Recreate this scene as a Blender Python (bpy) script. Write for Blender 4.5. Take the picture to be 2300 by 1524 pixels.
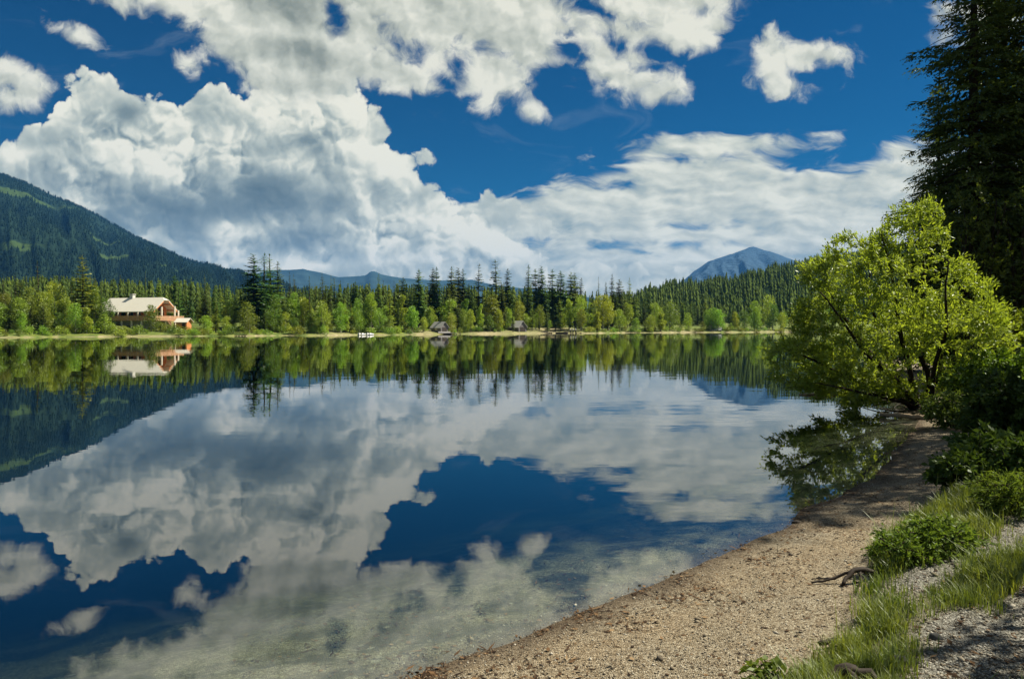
import bpy, math, random
import numpy as np
from mathutils import Vector, Matrix

for _o in list(bpy.data.objects):
    bpy.data.objects.remove(_o)
SC = bpy.context.scene
COL = SC.collection
R = math.radians
rng = np.random.default_rng(7)
random.seed(7)

# ------------------------------------------------------------------ camera
EYE = 2.2            # metres above the lake
FPX = 1805.0         # focal length in photo pixels (photo 2300 wide)
HOR = 736.0          # photo row of the horizon
CXP = 1150.0
cam_d = bpy.data.cameras.new('camera')
cam = bpy.data.objects.new('camera', cam_d)
COL.objects.link(cam)
cam.location = (0, 0, EYE)
cam.rotation_euler = (R(90), 0, 0)
cam_d.sensor_width = 36.0
cam_d.lens = FPX / 2300.0 * 36.0
cam_d.shift_y = -(762.0 - HOR) / 2300.0
cam_d.clip_start = 0.1
cam_d.clip_end = 60000
SC.camera = cam

# ------------------------------------------------------------------ sun, sky, exposure
SUN_AZ, SUN_EL = 72.0, 52.0          # degrees right of the view, above the horizon
sun_d = bpy.data.lights.new('sun', 'SUN')
sun = bpy.data.objects.new('sun', sun_d)
COL.objects.link(sun)
sun_d.energy = 5.0
sun_d.angle = R(0.5)
sun_d.color = (1.0, 0.92, 0.76)
_sd = Vector((math.sin(R(SUN_AZ)) * math.cos(R(SUN_EL)), math.cos(R(SUN_AZ)) * math.cos(R(SUN_EL)), math.sin(R(SUN_EL))))
sun.rotation_euler = _sd.to_track_quat('Z', 'Y').to_euler()
sun.location = (40, 10, 60)

SC.view_settings.view_transform = 'Standard'
SC.view_settings.look = 'None'
EXPO = 0.95
SC.view_settings.exposure = EXPO
SC.view_settings.gamma = 1.0
SC.render.engine = 'CYCLES'
CY = SC.cycles
CY.max_bounces = 8
CY.diffuse_bounces = 2
CY.glossy_bounces = 3
CY.transmission_bounces = 4
CY.transparent_max_bounces = 12
CY.volume_bounces = 0
CY.caustics_reflective = False
CY.caustics_refractive = False
CY.use_denoising = True
CY.sample_clamp_indirect = 4.0


class NT:
    """small helper around a node tree"""
    def __init__(self, tree):
        self.t = tree
        self.n = tree.nodes
        self.l = tree.links

    def new(self, kind, **kw):
        nd = self.n.new(kind)
        for k, v in kw.items():
            setattr(nd, k, v)
        return nd

    def link(self, a, b):
        self.l.new(a, b)

    def put(self, sock, v):
        if isinstance(v, bpy.types.NodeSocket):
            self.l.new(v, sock)
        elif v is not None:
            sock.default_value = v

    def math(self, op, a, b=None, c=None, clamp=False):
        nd = self.new('ShaderNodeMath', operation=op, use_clamp=clamp)
        self.put(nd.inputs[0], a)
        self.put(nd.inputs[1], b)
        if c is not None:
            self.put(nd.inputs[2], c)
        return nd.outputs[0]

    def vmath(self, op, a, b=None, scale=None):
        nd = self.new('ShaderNodeVectorMath', operation=op)
        self.put(nd.inputs[0], a)
        if b is not None:
            self.put(nd.inputs[1], b)
        if scale is not None:
            self.put(nd.inputs['Scale'], scale)
        return nd.outputs['Value'] if op in ('LENGTH', 'DOT_PRODUCT', 'DISTANCE') else nd.outputs[0]

    def noise(self, vec, scale, detail=4.0, rough=0.55, dim='3D', dist=0.0, lac=2.0, color=False, ntype='FBM', w=None):
        nd = self.new('ShaderNodeTexNoise', noise_dimensions=dim, noise_type=ntype)
        if vec is not None:
            self.put(nd.inputs['Vector'], vec)
        self.put(nd.inputs['Scale'], scale)
        self.put(nd.inputs['Detail'], detail)
        self.put(nd.inputs['Roughness'], rough)
        self.put(nd.inputs['Lacunarity'], lac)
        self.put(nd.inputs['Distortion'], dist)
        return nd.outputs['Color' if color else 'Fac']

    def voronoi(self, vec, scale, dim='3D', feature='F1', out='Distance', detail=0.0, rough=0.5, rand=1.0):
        nd = self.new('ShaderNodeTexVoronoi', voronoi_dimensions=dim, feature=feature)
        self.put(nd.inputs['Vector'], vec)
        self.put(nd.inputs['Scale'], scale)
        if 'Detail' in nd.inputs:
            self.put(nd.inputs['Detail'], detail)
            self.put(nd.inputs['Roughness'], rough)
        self.put(nd.inputs['Randomness'], rand)
        return nd.outputs[out]

    def mapr(self, v, a, b, c=0.0, d=1.0, smooth=False):
        nd = self.new('ShaderNodeMapRange', interpolation_type='SMOOTHSTEP' if smooth else 'LINEAR')
        self.put(nd.inputs[0], v)
        self.put(nd.inputs[1], a)
        self.put(nd.inputs[2], b)
        self.put(nd.inputs[3], c)
        self.put(nd.inputs[4], d)
        return nd.outputs[0]

    def mix(self, fac, a, b, mode='MIX'):
        nd = self.new('ShaderNodeMix', data_type='RGBA', blend_type=mode)
        self.put(nd.inputs[0], fac)
        self.put(nd.inputs[6], a)
        self.put(nd.inputs[7], b)
        return nd.outputs[2]

    def ramp(self, fac, stops, interp='LINEAR'):
        nd = self.new('ShaderNodeValToRGB')
        cr = nd.color_ramp
        cr.interpolation = interp
        while len(cr.elements) < len(stops):
            cr.elements.new(0.5)
        for e, (p, c) in zip(cr.elements, stops):
            e.position = p
            e.color = (*c, 1.0) if len(c) == 3 else c
        self.put(nd.inputs[0], fac)
        return nd.outputs[0]


def lin(r, g, b):
    f = lambda c: (c / 255.0) / 12.92 if c <= 10 else (((c / 255.0) + 0.055) / 1.055) ** 2.4
    return (f(r), f(g), f(b), 1.0)


# ---- world: Nishita sky with banks of cumulus and stratus, all a function of the direction in the sky
world = bpy.data.worlds.new('World')
SC.world = world
world.use_nodes = True
W = NT(world.node_tree)
W.n.clear()


def build_sky():
    sky = W.new('ShaderNodeTexSky', sky_type='NISHITA')
    sky.sun_disc = False
    sky.sun_elevation = R(SUN_EL)
    sky.sun_rotation = R(SUN_AZ)
    sky.altitude = 600
    sky.air_density = 1.0
    sky.dust_density = 0.4
    sky.ozone_density = 2.5
    tc = W.new('ShaderNodeTexCoord')
    sep = W.new('ShaderNodeSeparateXYZ')
    W.link(tc.outputs['Generated'], sep.inputs[0])
    yy = W.math('MAXIMUM', sep.outputs[1], 0.12)
    zz = W.math('ABSOLUTE', sep.outputs[2])
    u = W.math('MULTIPLY', W.math('DIVIDE', sep.outputs[0], yy), FPX)
    v = W.math('MULTIPLY', W.math('DIVIDE', zz, yy), FPX)
    cmb = W.new('ShaderNodeCombineXYZ')
    W.link(u, cmb.inputs[0]); W.link(v, cmb.inputs[1])
    P = cmb.outputs[0]

    def blob(cx, cy, rx, ry, rot=0.0, off=0.0, after=None):
        # 'after' only orders the evaluation (its share is divided away), which keeps the shader small
        pv = P
        if after is not None:
            c_ = W.new('ShaderNodeCombineXYZ')
            W.link(u, c_.inputs[0]); W.link(v, c_.inputs[1]); W.link(after, c_.inputs[2])
            pv = c_.outputs[0]
        x0, y0 = cx - CXP, HOR - cy
        k = float(min(rx, ry))
        if rot == 0.0:
            m = W.new('ShaderNodeVectorMath', operation='MULTIPLY_ADD')
            W.link(pv, m.inputs[0])
            m.inputs[1].default_value = (1.0 / rx, 1.0 / ry, 1e-8)
            m.inputs[2].default_value = (-x0 / rx, -y0 / ry, 0)
            ln = W.vmath('LENGTH', m.outputs[0])
        else:
            cs, sn = math.cos(R(-rot)), math.sin(R(-rot))
            a_ = W.math('SUBTRACT', W.vmath('DOT_PRODUCT', pv, (cs / rx, sn / rx, 1e-8)), (x0 * cs + y0 * sn) / rx)
            b_ = W.math('SUBTRACT', W.vmath('DOT_PRODUCT', pv, (-sn / ry, cs / ry, 1e-8)), (-x0 * sn + y0 * cs) / ry)
            ln = W.math('SQRT', W.math('MULTIPLY_ADD', a_, a_, W.math('MULTIPLY', b_, b_)))
        return W.math('MULTIPLY_ADD', ln, -k, k + off)

    def union(bs, k=14.0):
        d = None
        for b in bs:
            b = tuple(b) + (0.0,) * (6 - len(b))
            f = blob(*b, after=d)
            d = f if d is None else W.math('SMOOTH_MAX', d, f, k)
        return d

    def carve(d, bs, k=10.0):
        for b in bs:
            b = tuple(b) + (0.0,) * (6 - len(b))
            f = W.math('MULTIPLY', blob(*b, after=d), -1.0)
            d = W.math('SMOOTH_MIN', d, f, k)
        return d

    def glow(bs):
        """sum of soft bumps (0..1 each times a weight)"""
        s = None
        for cx, cy, rx, ry, rot, wgt in bs:
            f = blob(cx, cy, rx, ry, rot, after=s)
            f = W.mapr(f, 0.0, float(min(rx, ry)), 0.0, wgt, smooth=True)
            s = f if s is None else W.math('ADD', s, f)
        return s

    # shared noises (coordinates in photo-pixel units of the gnomonic plane)
    warp = W.noise(P, 1 / 130.0, 3, 0.55, '2D', color=True)
    warp = W.vmath('SCALE', W.vmath('SUBTRACT', warp, (0.5, 0.5, 0.5)), scale=95.0)
    warp2 = W.noise(P, 1 / 34.0, 3, 0.6, '2D', color=True)
    warp2 = W.vmath('SCALE', W.vmath('SUBTRACT', warp2, (0.5, 0.5, 0.5)), scale=26.0)
    Pw = W.vmath('ADD', W.vmath('ADD', P, warp), warp2)

    def puff(p, scale, detail, rough):
        vd = W.voronoi(p, scale, '2D', 'F1', 'Distance', detail, rough)
        return W.math('SUBTRACT', 1.0, W.math('POWER', vd, 1.6))

    L_DIR = (0.55, 0.83)

    # ---------- big cumulus on the left
    big = [(60, 425, 120, 90), (195, 235, 92, 72), (300, 330, 210, 120), (250, 400, 270, 150), (520, 300, 170, 105),
           (610, 270, 130, 88), (680, 330, 170, 130), (735, 250, 82, 95), (770, 205, 42, 48), (792, 250, 28, 34), (790, 330, 95, 95),
           (850, 400, 105, 75), (930, 470, 130, 62), (500, 450, 420, 150), (300, 520, 420, 130), (800, 540, 420, 95),
           (1090, 585, 150, 68), (1010, 600, 240, 60), (1090, 465, 70, 26), (920, 366, 42, 32), (600, 640, 900, 70)]
    d1 = union(big)
    d1 = carve(d1, [(55, 238, 45, 40, -20), (22, 268, 40, 16, -30)], 8)
    h_a = puff(Pw, 1 / 105.0, 2.5, 0.46)
    h_b = puff(W.vmath('ADD', Pw, (L_DIR[0] * 15, L_DIR[1] * 15, 0)), 1 / 105.0, 2.5, 0.46)
    fine = W.noise(P, 1 / 30.0, 4, 0.6, '2D')
    low = W.noise(P, 1 / 170.0, 3, 0.55, '2D', dist=0.6)
    e1 = W.math('ADD', d1, W.math('MULTIPLY_ADD', h_a, 40.0, -20.0))
    e1 = W.math('ADD', e1, W.math('MULTIPLY_ADD', fine, 20.0, -8.0))
    m1 = W.mapr(e1, -3.0, 6.0, 0, 1, True)
    rel = W.math('SUBTRACT', h_a, h_b)
    guide = glow([(610, 235, 170, 70, 15, .32), (800, 285, 75, 100, -30, .34), (400, 335, 190, 55, -10, .22), (210, 215, 110, 70, 0, .18),
                  (860, 370, 110, 60, 30, .28), (960, 500, 190, 60, 5, .32), (1110, 545, 130, 45, 10, .42), (760, 225, 90, 60, 0, .25),
                  (330, 400, 120, 40, 0, .14), (60, 345, 90, 30, 0, .3), (520, 520, 90, 30, 0, .2), (700, 590, 400, 40, 0, .12),
                  (290, 250, 75, 50, 10, -.30), (585, 430, 180, 95, 10, -.34), (440, 470, 210, 70, 0, -.16), (690, 320, 90, 45, 30, -.16),
                  (640, 545, 190, 50, 0, -.24), (150, 330, 130, 70, 0, -.10), (300, 480, 300, 120, 0, -.16), (720, 450, 120, 50, 0, -.12)])
    rough_ = W.mapr(W.math('ADD', low, W.math('MULTIPLY', guide, 0.5)), 0.3, 0.75, 0.25, 1.05, True)
    b1 = W.math('MULTIPLY_ADD', W.math('MULTIPLY', rel, rough_), 1.0, 0.62)
    b1 = W.math('ADD', b1, W.math('MULTIPLY', guide, 1.25))
    b1 = W.math('ADD', b1, W.math('MULTIPLY_ADD', low, 0.7, -0.35))
    b1 = W.math('ADD', b1, W.math('MULTIPLY_ADD', fine, 0.20, -0.10))
    edge = W.mapr(e1, 4.0, 46.0, 0.16, 0.0, True)
    b1 = W.math('ADD', b1, edge)
    c1 = W.ramp(b1, [(0.0, lin(88, 106, 112)[:3]), (0.32, lin(126, 143, 146)[:3]), (0.6, lin(178, 190, 186)[:3]), (0.85, lin(222, 227, 218)[:3]), (1.0, lin(238, 240, 230)[:3])])

    # ---------- upper cloud sheet and the small fair weather clouds
    up = [(900, 20, 420, 110), (640, 90, 210, 110, 12), (560, 20, 190, 80, 20), (400, -20, 220, 45, 10), (255, 0, 60, 26, 15), (700, 150, 130, 75), (590, 170, 55, 45), (860, 150, 110, 55),
          (960, 130, 120, 78), (1090, 165, 88, 66), (1095, 205, 40, 36), (1180, 70, 130, 80), (1280, 50, 130, 62), (1400, 60, 110, 45), (1530, 60, 88, 50), (1500, -10, 160, 60),
          (1400, 165, 105, 44, 10), (1475, 205, 52, 26, -10), (1380, 120, 60, 40), (900, -90, 620, 110),
          (0, 168, 72, 44), (58, 192, 42, 34), (15, 220, 48, 38), (163, 76, 60, 26, 32, -15), (424, 146, 46, 22, 24, -20),
          (1742, 108, 44, 42), (1800, 122, 52, 32, 15), (1868, 122, 42, 22, 10), (1755, 198, 44, 18), (1740, 160, 24, 40), (1195, 250, 34, 22, 20, -18), (2125, 25, 55, 30, 0, -14), (2175, 95, 70, 32, 0, -8), (2230, 60, 70, 40)]
    d2 = union(up, 12)
    d2 = carve(d2, [(757, 50, 22, 26), (915, 108, 42, 26, 40), (1030, 148, 24, 30), (1290, 112, 46, 34), (1375, 98, 44, 14, 30), (1462, 112, 50, 12), (1000, 185, 30, 16, 30), (1340, 20, 50, 10, 20), (1480, 150, 34, 14)], 8)
    g_a = W.noise(W.vmath('ADD', P, warp2), 1 / 85.0, 6, 0.57, '2D', dist=0.35)
    g_b = W.noise(W.vmath('ADD', W.vmath('ADD', P, warp2), (L_DIR[0] * 18, L_DIR[1] * 18, 0)), 1 / 85.0, 3, 0.5, '2D')
    g_c = W.noise(W.vmath('ADD', P, warp2), 1 / 85.0, 3, 0.5, '2D')
    e2 = W.math('ADD', d2, W.math('MULTIPLY_ADD', g_a, 105.0, -45.0))
    m2 = W.mapr(e2, -10.0, 26.0, 0, 1, True)
    b2 = W.math('ADD', W.math('MULTIPLY_ADD', W.math('SUBTRACT', g_c, g_b), 1.1, W.math('MULTIPLY_ADD', g_a, 0.35, -0.175)), 0.84)
    b2 = W.math('ADD', b2, W.math('MULTIPLY', W.math('SUBTRACT', low, 0.5), 0.5))
    b2 = W.math('ADD', b2, glow([(660, 20, 220, 70, 10, -.52), (690, 120, 190, 55, 10, -.46), (820, 70, 150, 60, 0, -.22), (1040, 30, 200, 60, 0, -.14), (700, 190, 110, 40, 0, -.30), (440, 40, 90, 40, 30, .12), (960, 150, 60, 40, 0, .1), (1200, 90, 80, 50, 0, -.12), (1300, 70, 60, 40, 0, -.1),
                                 (1090, 190, 60, 40, 0, .15), (1540, 55, 80, 50, 0, .22), (1395, 150, 90, 30, 0, .18), (1760, 110, 60, 60, 0, .15), (880, 20, 120, 50, 0, .12)]))
    c2 = W.ramp(b2, [(0.0, lin(112, 124, 116)[:3]), (0.35, lin(150, 157, 147)[:3]), (0.65, lin(190, 195, 183)[:3]), (0.9, lin(220, 222, 210)[:3]), (1.0, lin(233, 233, 220)[:3])])

    # ---------- stratus band to the right and along the horizon
    st = [(1610, 334, 178, 30, -2), (1560, 342, 130, 26), (1500, 340, 70, 24), (1600, 400, 170, 52), (1480, 395, 110, 14, -6), (1440, 450, 130, 50, -8), (1600, 470, 420, 74), (1300, 480, 190, 38, -4), (1180, 490, 160, 40),
          (1850, 440, 240, 46, -8), (1980, 400, 110, 34, -16), (2030, 345, 40, 16, 5), (2100, 430, 160, 90), (1400, 590, 620, 95), (1900, 560, 420, 110), (2300, 500, 300, 140), (1150, 690, 4000, 80)]
    d3 = union(st, 16)
    d3 = carve(d3, [(1185, 532, 50, 14, 10), (1560, 514, 46, 7, 0), (1490, 545, 60, 6, 0), (1400, 545, 40, 6, 0), (1460, 570, 26, 7, 20), (1560, 355, 110, 4, -4)], 6)
    mp = W.new('ShaderNodeMapping')
    mp.inputs['Scale'].default_value = (1.0, 2.5, 1)
    mp.inputs['Rotation'].default_value = (0, 0, R(4))
    W.link(W.vmath('ADD', P, W.vmath('SCALE', warp, scale=0.35)), mp.inputs[0])
    s_a = W.noise(mp.outputs[0], 1 / 120.0, 7, 0.56, '2D', dist=0.4)
    s_b = W.noise(W.vmath('ADD', mp.outputs[0], (14, 24, 0)), 1 / 120.0, 4, 0.5, '2D')
    s_c = W.noise(mp.outputs[0], 1 / 120.0, 4, 0.5, '2D')
    e3 = W.math('ADD', d3, W.math('MULTIPLY_ADD', s_a, 80.0, -30.0))
    m3 = W.mapr(e3, -6.0, 20.0, 0, 1, True)
    b3 = W.math('ADD', W.math('MULTIPLY_ADD', W.math('SUBTRACT', s_c, s_b), 1.2, W.math('MULTIPLY_ADD', s_a, 0.5, -0.25)), 0.74)
    b3 = W.math('ADD', b3, W.math('MULTIPLY', W.math('SUBTRACT', low, 0.5), 0.5))
    b3 = W.math('ADD', b3, glow([(1720, 545, 60, 26, -10, .3), (1640, 555, 60, 30, -30, .2), (1950, 500, 140, 50, 0, .15), (1650, 500, 260, 40, 0, -.14), (1780, 590, 160, 40, 0, -.12), (1610, 330, 160, 25, 0, .12)]))
    c3 = W.ramp(b3, [(0.0, lin(118, 140, 146)[:3]), (0.4, lin(160, 177, 178)[:3]), (0.7, lin(200, 208, 201)[:3]), (1.0, lin(232, 236, 226)[:3])])

    # ---------- thin wisps over the blue
    wis = W.noise(mp.outputs[0], 1 / 210.0, 6, 0.6, '2D', dist=0.8)
    mw = W.mapr(wis, 0.60, 0.82, 0.0, 0.12, True)

    # clear blue (polarised, deep)
    g = W.new('ShaderNodeGamma'); W.link(sky.outputs[0], g.inputs[0]); g.inputs[1].default_value = 1.25
    blue = W.mix(1.0, g.outputs[0], (0.0008, 0.0185, 0.0280, 1), 'MULTIPLY')

    def bg(col):
        # colours are in display units: scaled to the physical range of the sky model, brought back by the strength
        b_ = W.new('ShaderNodeBackground')
        W.link(W.vmath('SCALE', col, scale=10.0 / 2 ** EXPO), b_.inputs[0])
        b_.inputs[1].default_value = 0.1
        return b_.outputs[0]

    def mixs(f, a_, b_):
        n_ = W.new('ShaderNodeMixShader')
        W.link(f, n_.inputs[0]); W.link(a_, n_.inputs[1]); W.link(b_, n_.inputs[2])
        return n_.outputs[0]
    clear = W.mix(mw, blue, lin(190, 205, 210))
    s_ = mixs(m3, bg(clear), bg(W.mix(1.0, c3, (1.06, 1.015, 0.935, 1), 'MULTIPLY')))
    s_ = mixs(m1, s_, bg(W.mix(1.0, c1, (1.06, 1.015, 0.935, 1), 'MULTIPLY')))
    s_ = mixs(m2, s_, bg(W.mix(1.0, c2, (1.03, 1.015, 0.975, 1), 'MULTIPLY')))
    # scattered cloud elsewhere in the sky (beside and behind the viewer)
    oth = W.noise(tc.outputs['Generated'], 3.2, 5, 0.58, '3D')
    om = W.mapr(oth, 0.46, 0.62, 0.0, 1.0, True)
    oc = W.mix(om, blue, lin(205, 210, 205))
    front = W.mapr(sep.outputs[1], 0.40, 0.6, 0, 1, True)
    s_ = mixs(front, bg(oc), s_)
    out = W.new('ShaderNodeOutputWorld')
    W.link(s_, out.inputs[0])
    world.cycles.sampling_method = 'MANUAL'
    world.cycles.sample_map_resolution = 512


build_sky()
# ==== END SKY

# ------------------------------------------------------------------ helpers
def px(p, y, D):
    """world point seen at photo pixel (p, y) at distance D along the view"""
    return Vector(((p - CXP) / FPX * D, D, EYE + (HOR - y) / FPX * D))


def tag(o, label=None, cat=None, group=None, kind=None):
    if label: o['label'] = label
    if cat: o['category'] = cat
    if group: o['group'] = group
    if kind: o['kind'] = kind
    return o


def empty(name, loc=(0, 0, 0), rz=0.0):
    o = bpy.data.objects.new(name, None)
    COL.objects.link(o)
    o.location = loc
    o.rotation_euler = (0, 0, rz)
    o.empty_display_size = 0.3
    return o


def copy_tree(o, parent=None):
    c = o.copy()
    COL.objects.link(c)
    if parent is not None:
        c.parent = parent
    for ch in o.children:
        copy_tree(ch, c)
    return c


def link_mesh(name, me, mats, parent=None):
    for m in (mats if isinstance(mats, (list, tuple)) else [mats]):
        me.materials.append(m)
    o = bpy.data.objects.new(name, me)
    COL.objects.link(o)
    if parent is not None:
        o.parent = parent
    return o


def np_mesh(name, V, tris=None, quads=None, smooth=False, midx=None):
    me = bpy.data.meshes.new(name)
    V = np.asarray(V, dtype=np.float32).reshape(-1, 3)
    T = np.zeros((0, 3), np.int32) if tris is None else np.asarray(tris, np.int32).reshape(-1, 3)
    Q = np.zeros((0, 4), np.int32) if quads is None else np.asarray(quads, np.int32).reshape(-1, 4)
    me.vertices.add(len(V))
    me.vertices.foreach_set('co', V.ravel())
    me.loops.add(T.size + Q.size)
    me.loops.foreach_set('vertex_index', np.concatenate([T.ravel(), Q.ravel()]))
    nt, nq = len(T), len(Q)
    me.polygons.add(nt + nq)
    starts = np.concatenate([np.arange(nt) * 3, nt * 3 + np.arange(nq) * 4]).astype(np.int32)
    me.polygons.foreach_set('loop_start', starts)
    me.polygons.foreach_set('loop_total', np.concatenate([np.full(nt, 3), np.full(nq, 4)]).astype(np.int32))
    if smooth:
        me.polygons.foreach_set('use_smooth', np.ones(nt + nq, bool))
    if midx is not None:
        me.polygons.foreach_set('material_index', np.asarray(midx, np.int32))
    me.update(calc_edges=True)
    me.validate()
    return me


class MB:
    """collects simple shapes into one mesh"""
    def __init__(self):
        self.V = []; self.F = []; self.n = 0

    def add(self, verts, faces):
        self.V.extend([tuple(v) for v in verts])
        self.F.extend([tuple(i + self.n for i in f) for f in faces])
        self.n = len(self.V)

    def box(self, x0, x1, y0, y1, z0, z1, M=None):
        vs = [Vector((x, y, z)) for z in (z0, z1) for x, y in ((x0, y0), (x1, y0), (x1, y1), (x0, y1))]
        if M is not None:
            vs = [M @ v for v in vs]
        self.add(vs, [(3, 2, 1, 0), (4, 5, 6, 7), (0, 1, 5, 4), (1, 2, 6, 5), (2, 3, 7, 6), (3, 0, 4, 7)])

    def prism(self, poly, vec):
        """poly: list of 3-D points (planar), pushed along vec"""
        vec = Vector(vec); n = len(poly)
        a = [Vector(p) for p in poly]
        vs = a + [p + vec for p in a]
        fs = [tuple(range(n - 1, -1, -1)), tuple(range(n, 2 * n))] + [(i, (i + 1) % n, (i + 1) % n + n, i + n) for i in range(n)]
        self.add(vs, fs)

    def tube(self, pts, rad, sides=8, cap=True):
        pts = [Vector(p) for p in pts]
        rad = rad if isinstance(rad, (list, tuple)) else [rad] * len(pts)
        rings = []
        for i, p in enumerate(pts):
            d = (pts[min(i + 1, len(pts) - 1)] - pts[max(i - 1, 0)]).normalized()
            up = Vector((0, 0, 1)) if abs(d.z) < 0.9 else Vector((1, 0, 0))
            a = d.cross(up).normalized(); b = d.cross(a)
            rings.append([p + (a * math.cos(t) + b * math.sin(t)) * rad[i] for t in [2 * math.pi * k / sides for k in range(sides)]])
        vs = [v for r_ in rings for v in r_]
        fs = []
        for i in range(len(pts) - 1):
            for k in range(sides):
                k2 = (k + 1) % sides
                fs.append((i * sides + k, i * sides + k2, (i + 1) * sides + k2, (i + 1) * sides + k))
        if cap:
            fs.append(tuple(range(sides - 1, -1, -1)))
            fs.append(tuple((len(pts) - 1) * sides + k for k in range(sides)))
        self.add(vs, fs)

    def build(self, name, mats, parent=None, smooth=False):
        me = bpy.data.meshes.new(name)
        me.from_pydata(self.V, [], self.F)
        me.validate(); me.update()
        if smooth:
            me.polygons.foreach_set('use_smooth', np.ones(len(me.polygons), bool))
        return link_mesh(name, me, mats, parent)


def tube_np(paths, rads, sides=5):
    """many tubes: paths list of (n,3) arrays"""
    Vs, Qs, base = [], [], 0
    for P, r in zip(paths, rads):
        P = np.asarray(P, float); n = len(P)
        d = np.gradient(P, axis=0)
        d /= np.linalg.norm(d, axis=1, keepdims=True) + 1e-9
        ref = np.array([0.31, 0.2, 0.93]) if abs(d[0, 2]) < 0.8 else np.array([1.0, 0.1, 0.0])
        a = np.cross(d, ref); a /= np.linalg.norm(a, axis=1, keepdims=True) + 1e-9
        b = np.cross(d, a)
        th = np.arange(sides) * 2 * np.pi / sides
        ring = P[:, None, :] + np.asarray(r)[:, None, None] * (np.cos(th)[None, :, None] * a[:, None, :] + np.sin(th)[None, :, None] * b[:, None, :])
        Vs.append(ring.reshape(-1, 3))
        i = np.arange(n - 1)[:, None] * sides; k = np.arange(sides)[None, :]; k2 = (k + 1) % sides
        Qs.append(np.stack([i + k, i + k2, i + sides + k2, i + sides + k], -1).reshape(-1, 4) + base)
        base += n * sides
    return np.concatenate(Vs), np.concatenate(Qs)


def vnoise(x, y, seed=0):
    """smooth value noise, -1..1"""
    x = np.asarray(x, float); y = np.asarray(y, float)
    xi = np.floor(x).astype(np.int64); yi = np.floor(y).astype(np.int64)
    fx = x - xi; fy = y - yi
    fx = fx * fx * fx * (fx * (fx * 6 - 15) + 10); fy = fy * fy * fy * (fy * (fy * 6 - 15) + 10)

    def h(a, b):
        n = (a * 374761393 + b * 668265263 + seed * 1442695041) & 0xFFFFFFFF
        n = ((n ^ (n >> 13)) * 1274126177) & 0xFFFFFFFF
        n = n ^ (n >> 16)
        return (n & 0xFFFF) / 32767.5 - 1.0
    a = h(xi, yi); b = h(xi + 1, yi); c = h(xi, yi + 1); d = h(xi + 1, yi + 1)
    return (a * (1 - fx) + b * fx) * (1 - fy) + (c * (1 - fx) + d * fx) * fy


def fbm(x, y, octv=4, seed=0):
    s = 0; amp = 1; tot = 0
    for o in range(octv):
        s = s + amp * vnoise(x * 2 ** o, y * 2 ** o, seed + o * 17); tot += amp; amp *= 0.5
    return s / tot


def sstep(a, b, x):
    t = np.clip((x - a) / (b - a), 0, 1)
    return t * t * (3 - 2 * t)


# ------------------------------------------------------------------ materials
def mat(name):
    m = bpy.data.materials.new(name)
    m.use_nodes = True
    n = NT(m.node_tree)
    n.n.clear()
    return m, n


def out(n, surf, vol=None, disp=None):
    o = n.new('ShaderNodeOutputMaterial')
    if surf is not None: n.link(surf, o.inputs['Surface'])
    if vol is not None: n.link(vol, o.inputs['Volume'])


def bump(n, h, strength=0.3, dist=0.01):
    b = n.new('ShaderNodeBump')
    n.put(b.inputs['Height'], h); b.inputs['Strength'].default_value = strength; b.inputs['Distance'].default_value = dist
    return b.outputs[0]


def princ(n, col, rough=0.8, nrm=None, spec=0.3, metal=0.0):
    p = n.new('ShaderNodeBsdfPrincipled')
    n.put(p.inputs['Base Color'], col); n.put(p.inputs['Roughness'], rough)
    p.inputs['Specular IOR Level'].default_value = spec
    p.inputs['Metallic'].default_value = metal
    if nrm is not None: n.link(nrm, p.inputs['Normal'])
    return p.outputs[0]


def leaf_mat(name, a, b, trans=0.4, scale=0.6, obj_var=0.0, gloss=0.05, tint=(1.15, 1.1, 0.55)):
    """foliage: patches of colour a..b, light passes through the leaves"""
    m, n = mat(name)
    g = n.new('ShaderNodeTexCoord')
    f = n.noise(g.outputs['Object'], scale, 3, 0.6)
    f2 = n.noise(g.outputs['Object'], scale * 9, 2, 0.6)
    f = n.math('ADD', n.math('MULTIPLY', f, 0.55), n.math('MULTIPLY', f2, 0.45))
    f = n.mapr(f, 0.35, 0.65)
    col = n.mix(f, (*a, 1), (*b, 1))
    if obj_var:
        oi = n.new('ShaderNodeObjectInfo')
        hs = n.new('ShaderNodeHueSaturation')
        n.link(col, hs.inputs['Color'])
        n.link(n.mapr(oi.outputs['Random'], 0, 1, 0.5 - 0.025 * obj_var, 0.5 + 0.03 * obj_var), hs.inputs['Hue'])
        n.link(n.mapr(n.math('FRACT', n.math('MULTIPLY', oi.outputs['Random'], 7.31)), 0, 1, 1 - 0.35 * obj_var, 1 + 0.4 * obj_var), hs.inputs['Value'])
        col = hs.outputs[0]
    d = n.new('ShaderNodeBsdfDiffuse'); n.link(col, d.inputs[0])
    t = n.new('ShaderNodeBsdfTranslucent'); n.link(n.mix(1.0, col, (*tint, 1), 'MULTIPLY'), t.inputs[0])
    mx = n.new('ShaderNodeMixShader'); mx.inputs[0].default_value = trans
    n.link(d.outputs[0], mx.inputs[1]); n.link(t.outputs[0], mx.inputs[2])
    s = mx.outputs[0]
    if gloss:
        gl = n.new('ShaderNodeBsdfGlossy'); gl.inputs['Roughness'].default_value = 0.45
        gl.inputs[0].default_value = (0.8, 0.85, 0.8, 1)
        m2 = n.new('ShaderNodeMixShader'); m2.inputs[0].default_value = gloss
        n.link(s, m2.inputs[1]); n.link(gl.outputs[0], m2.inputs[2]); s = m2.outputs[0]
    out(n, s)
    return m


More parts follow.
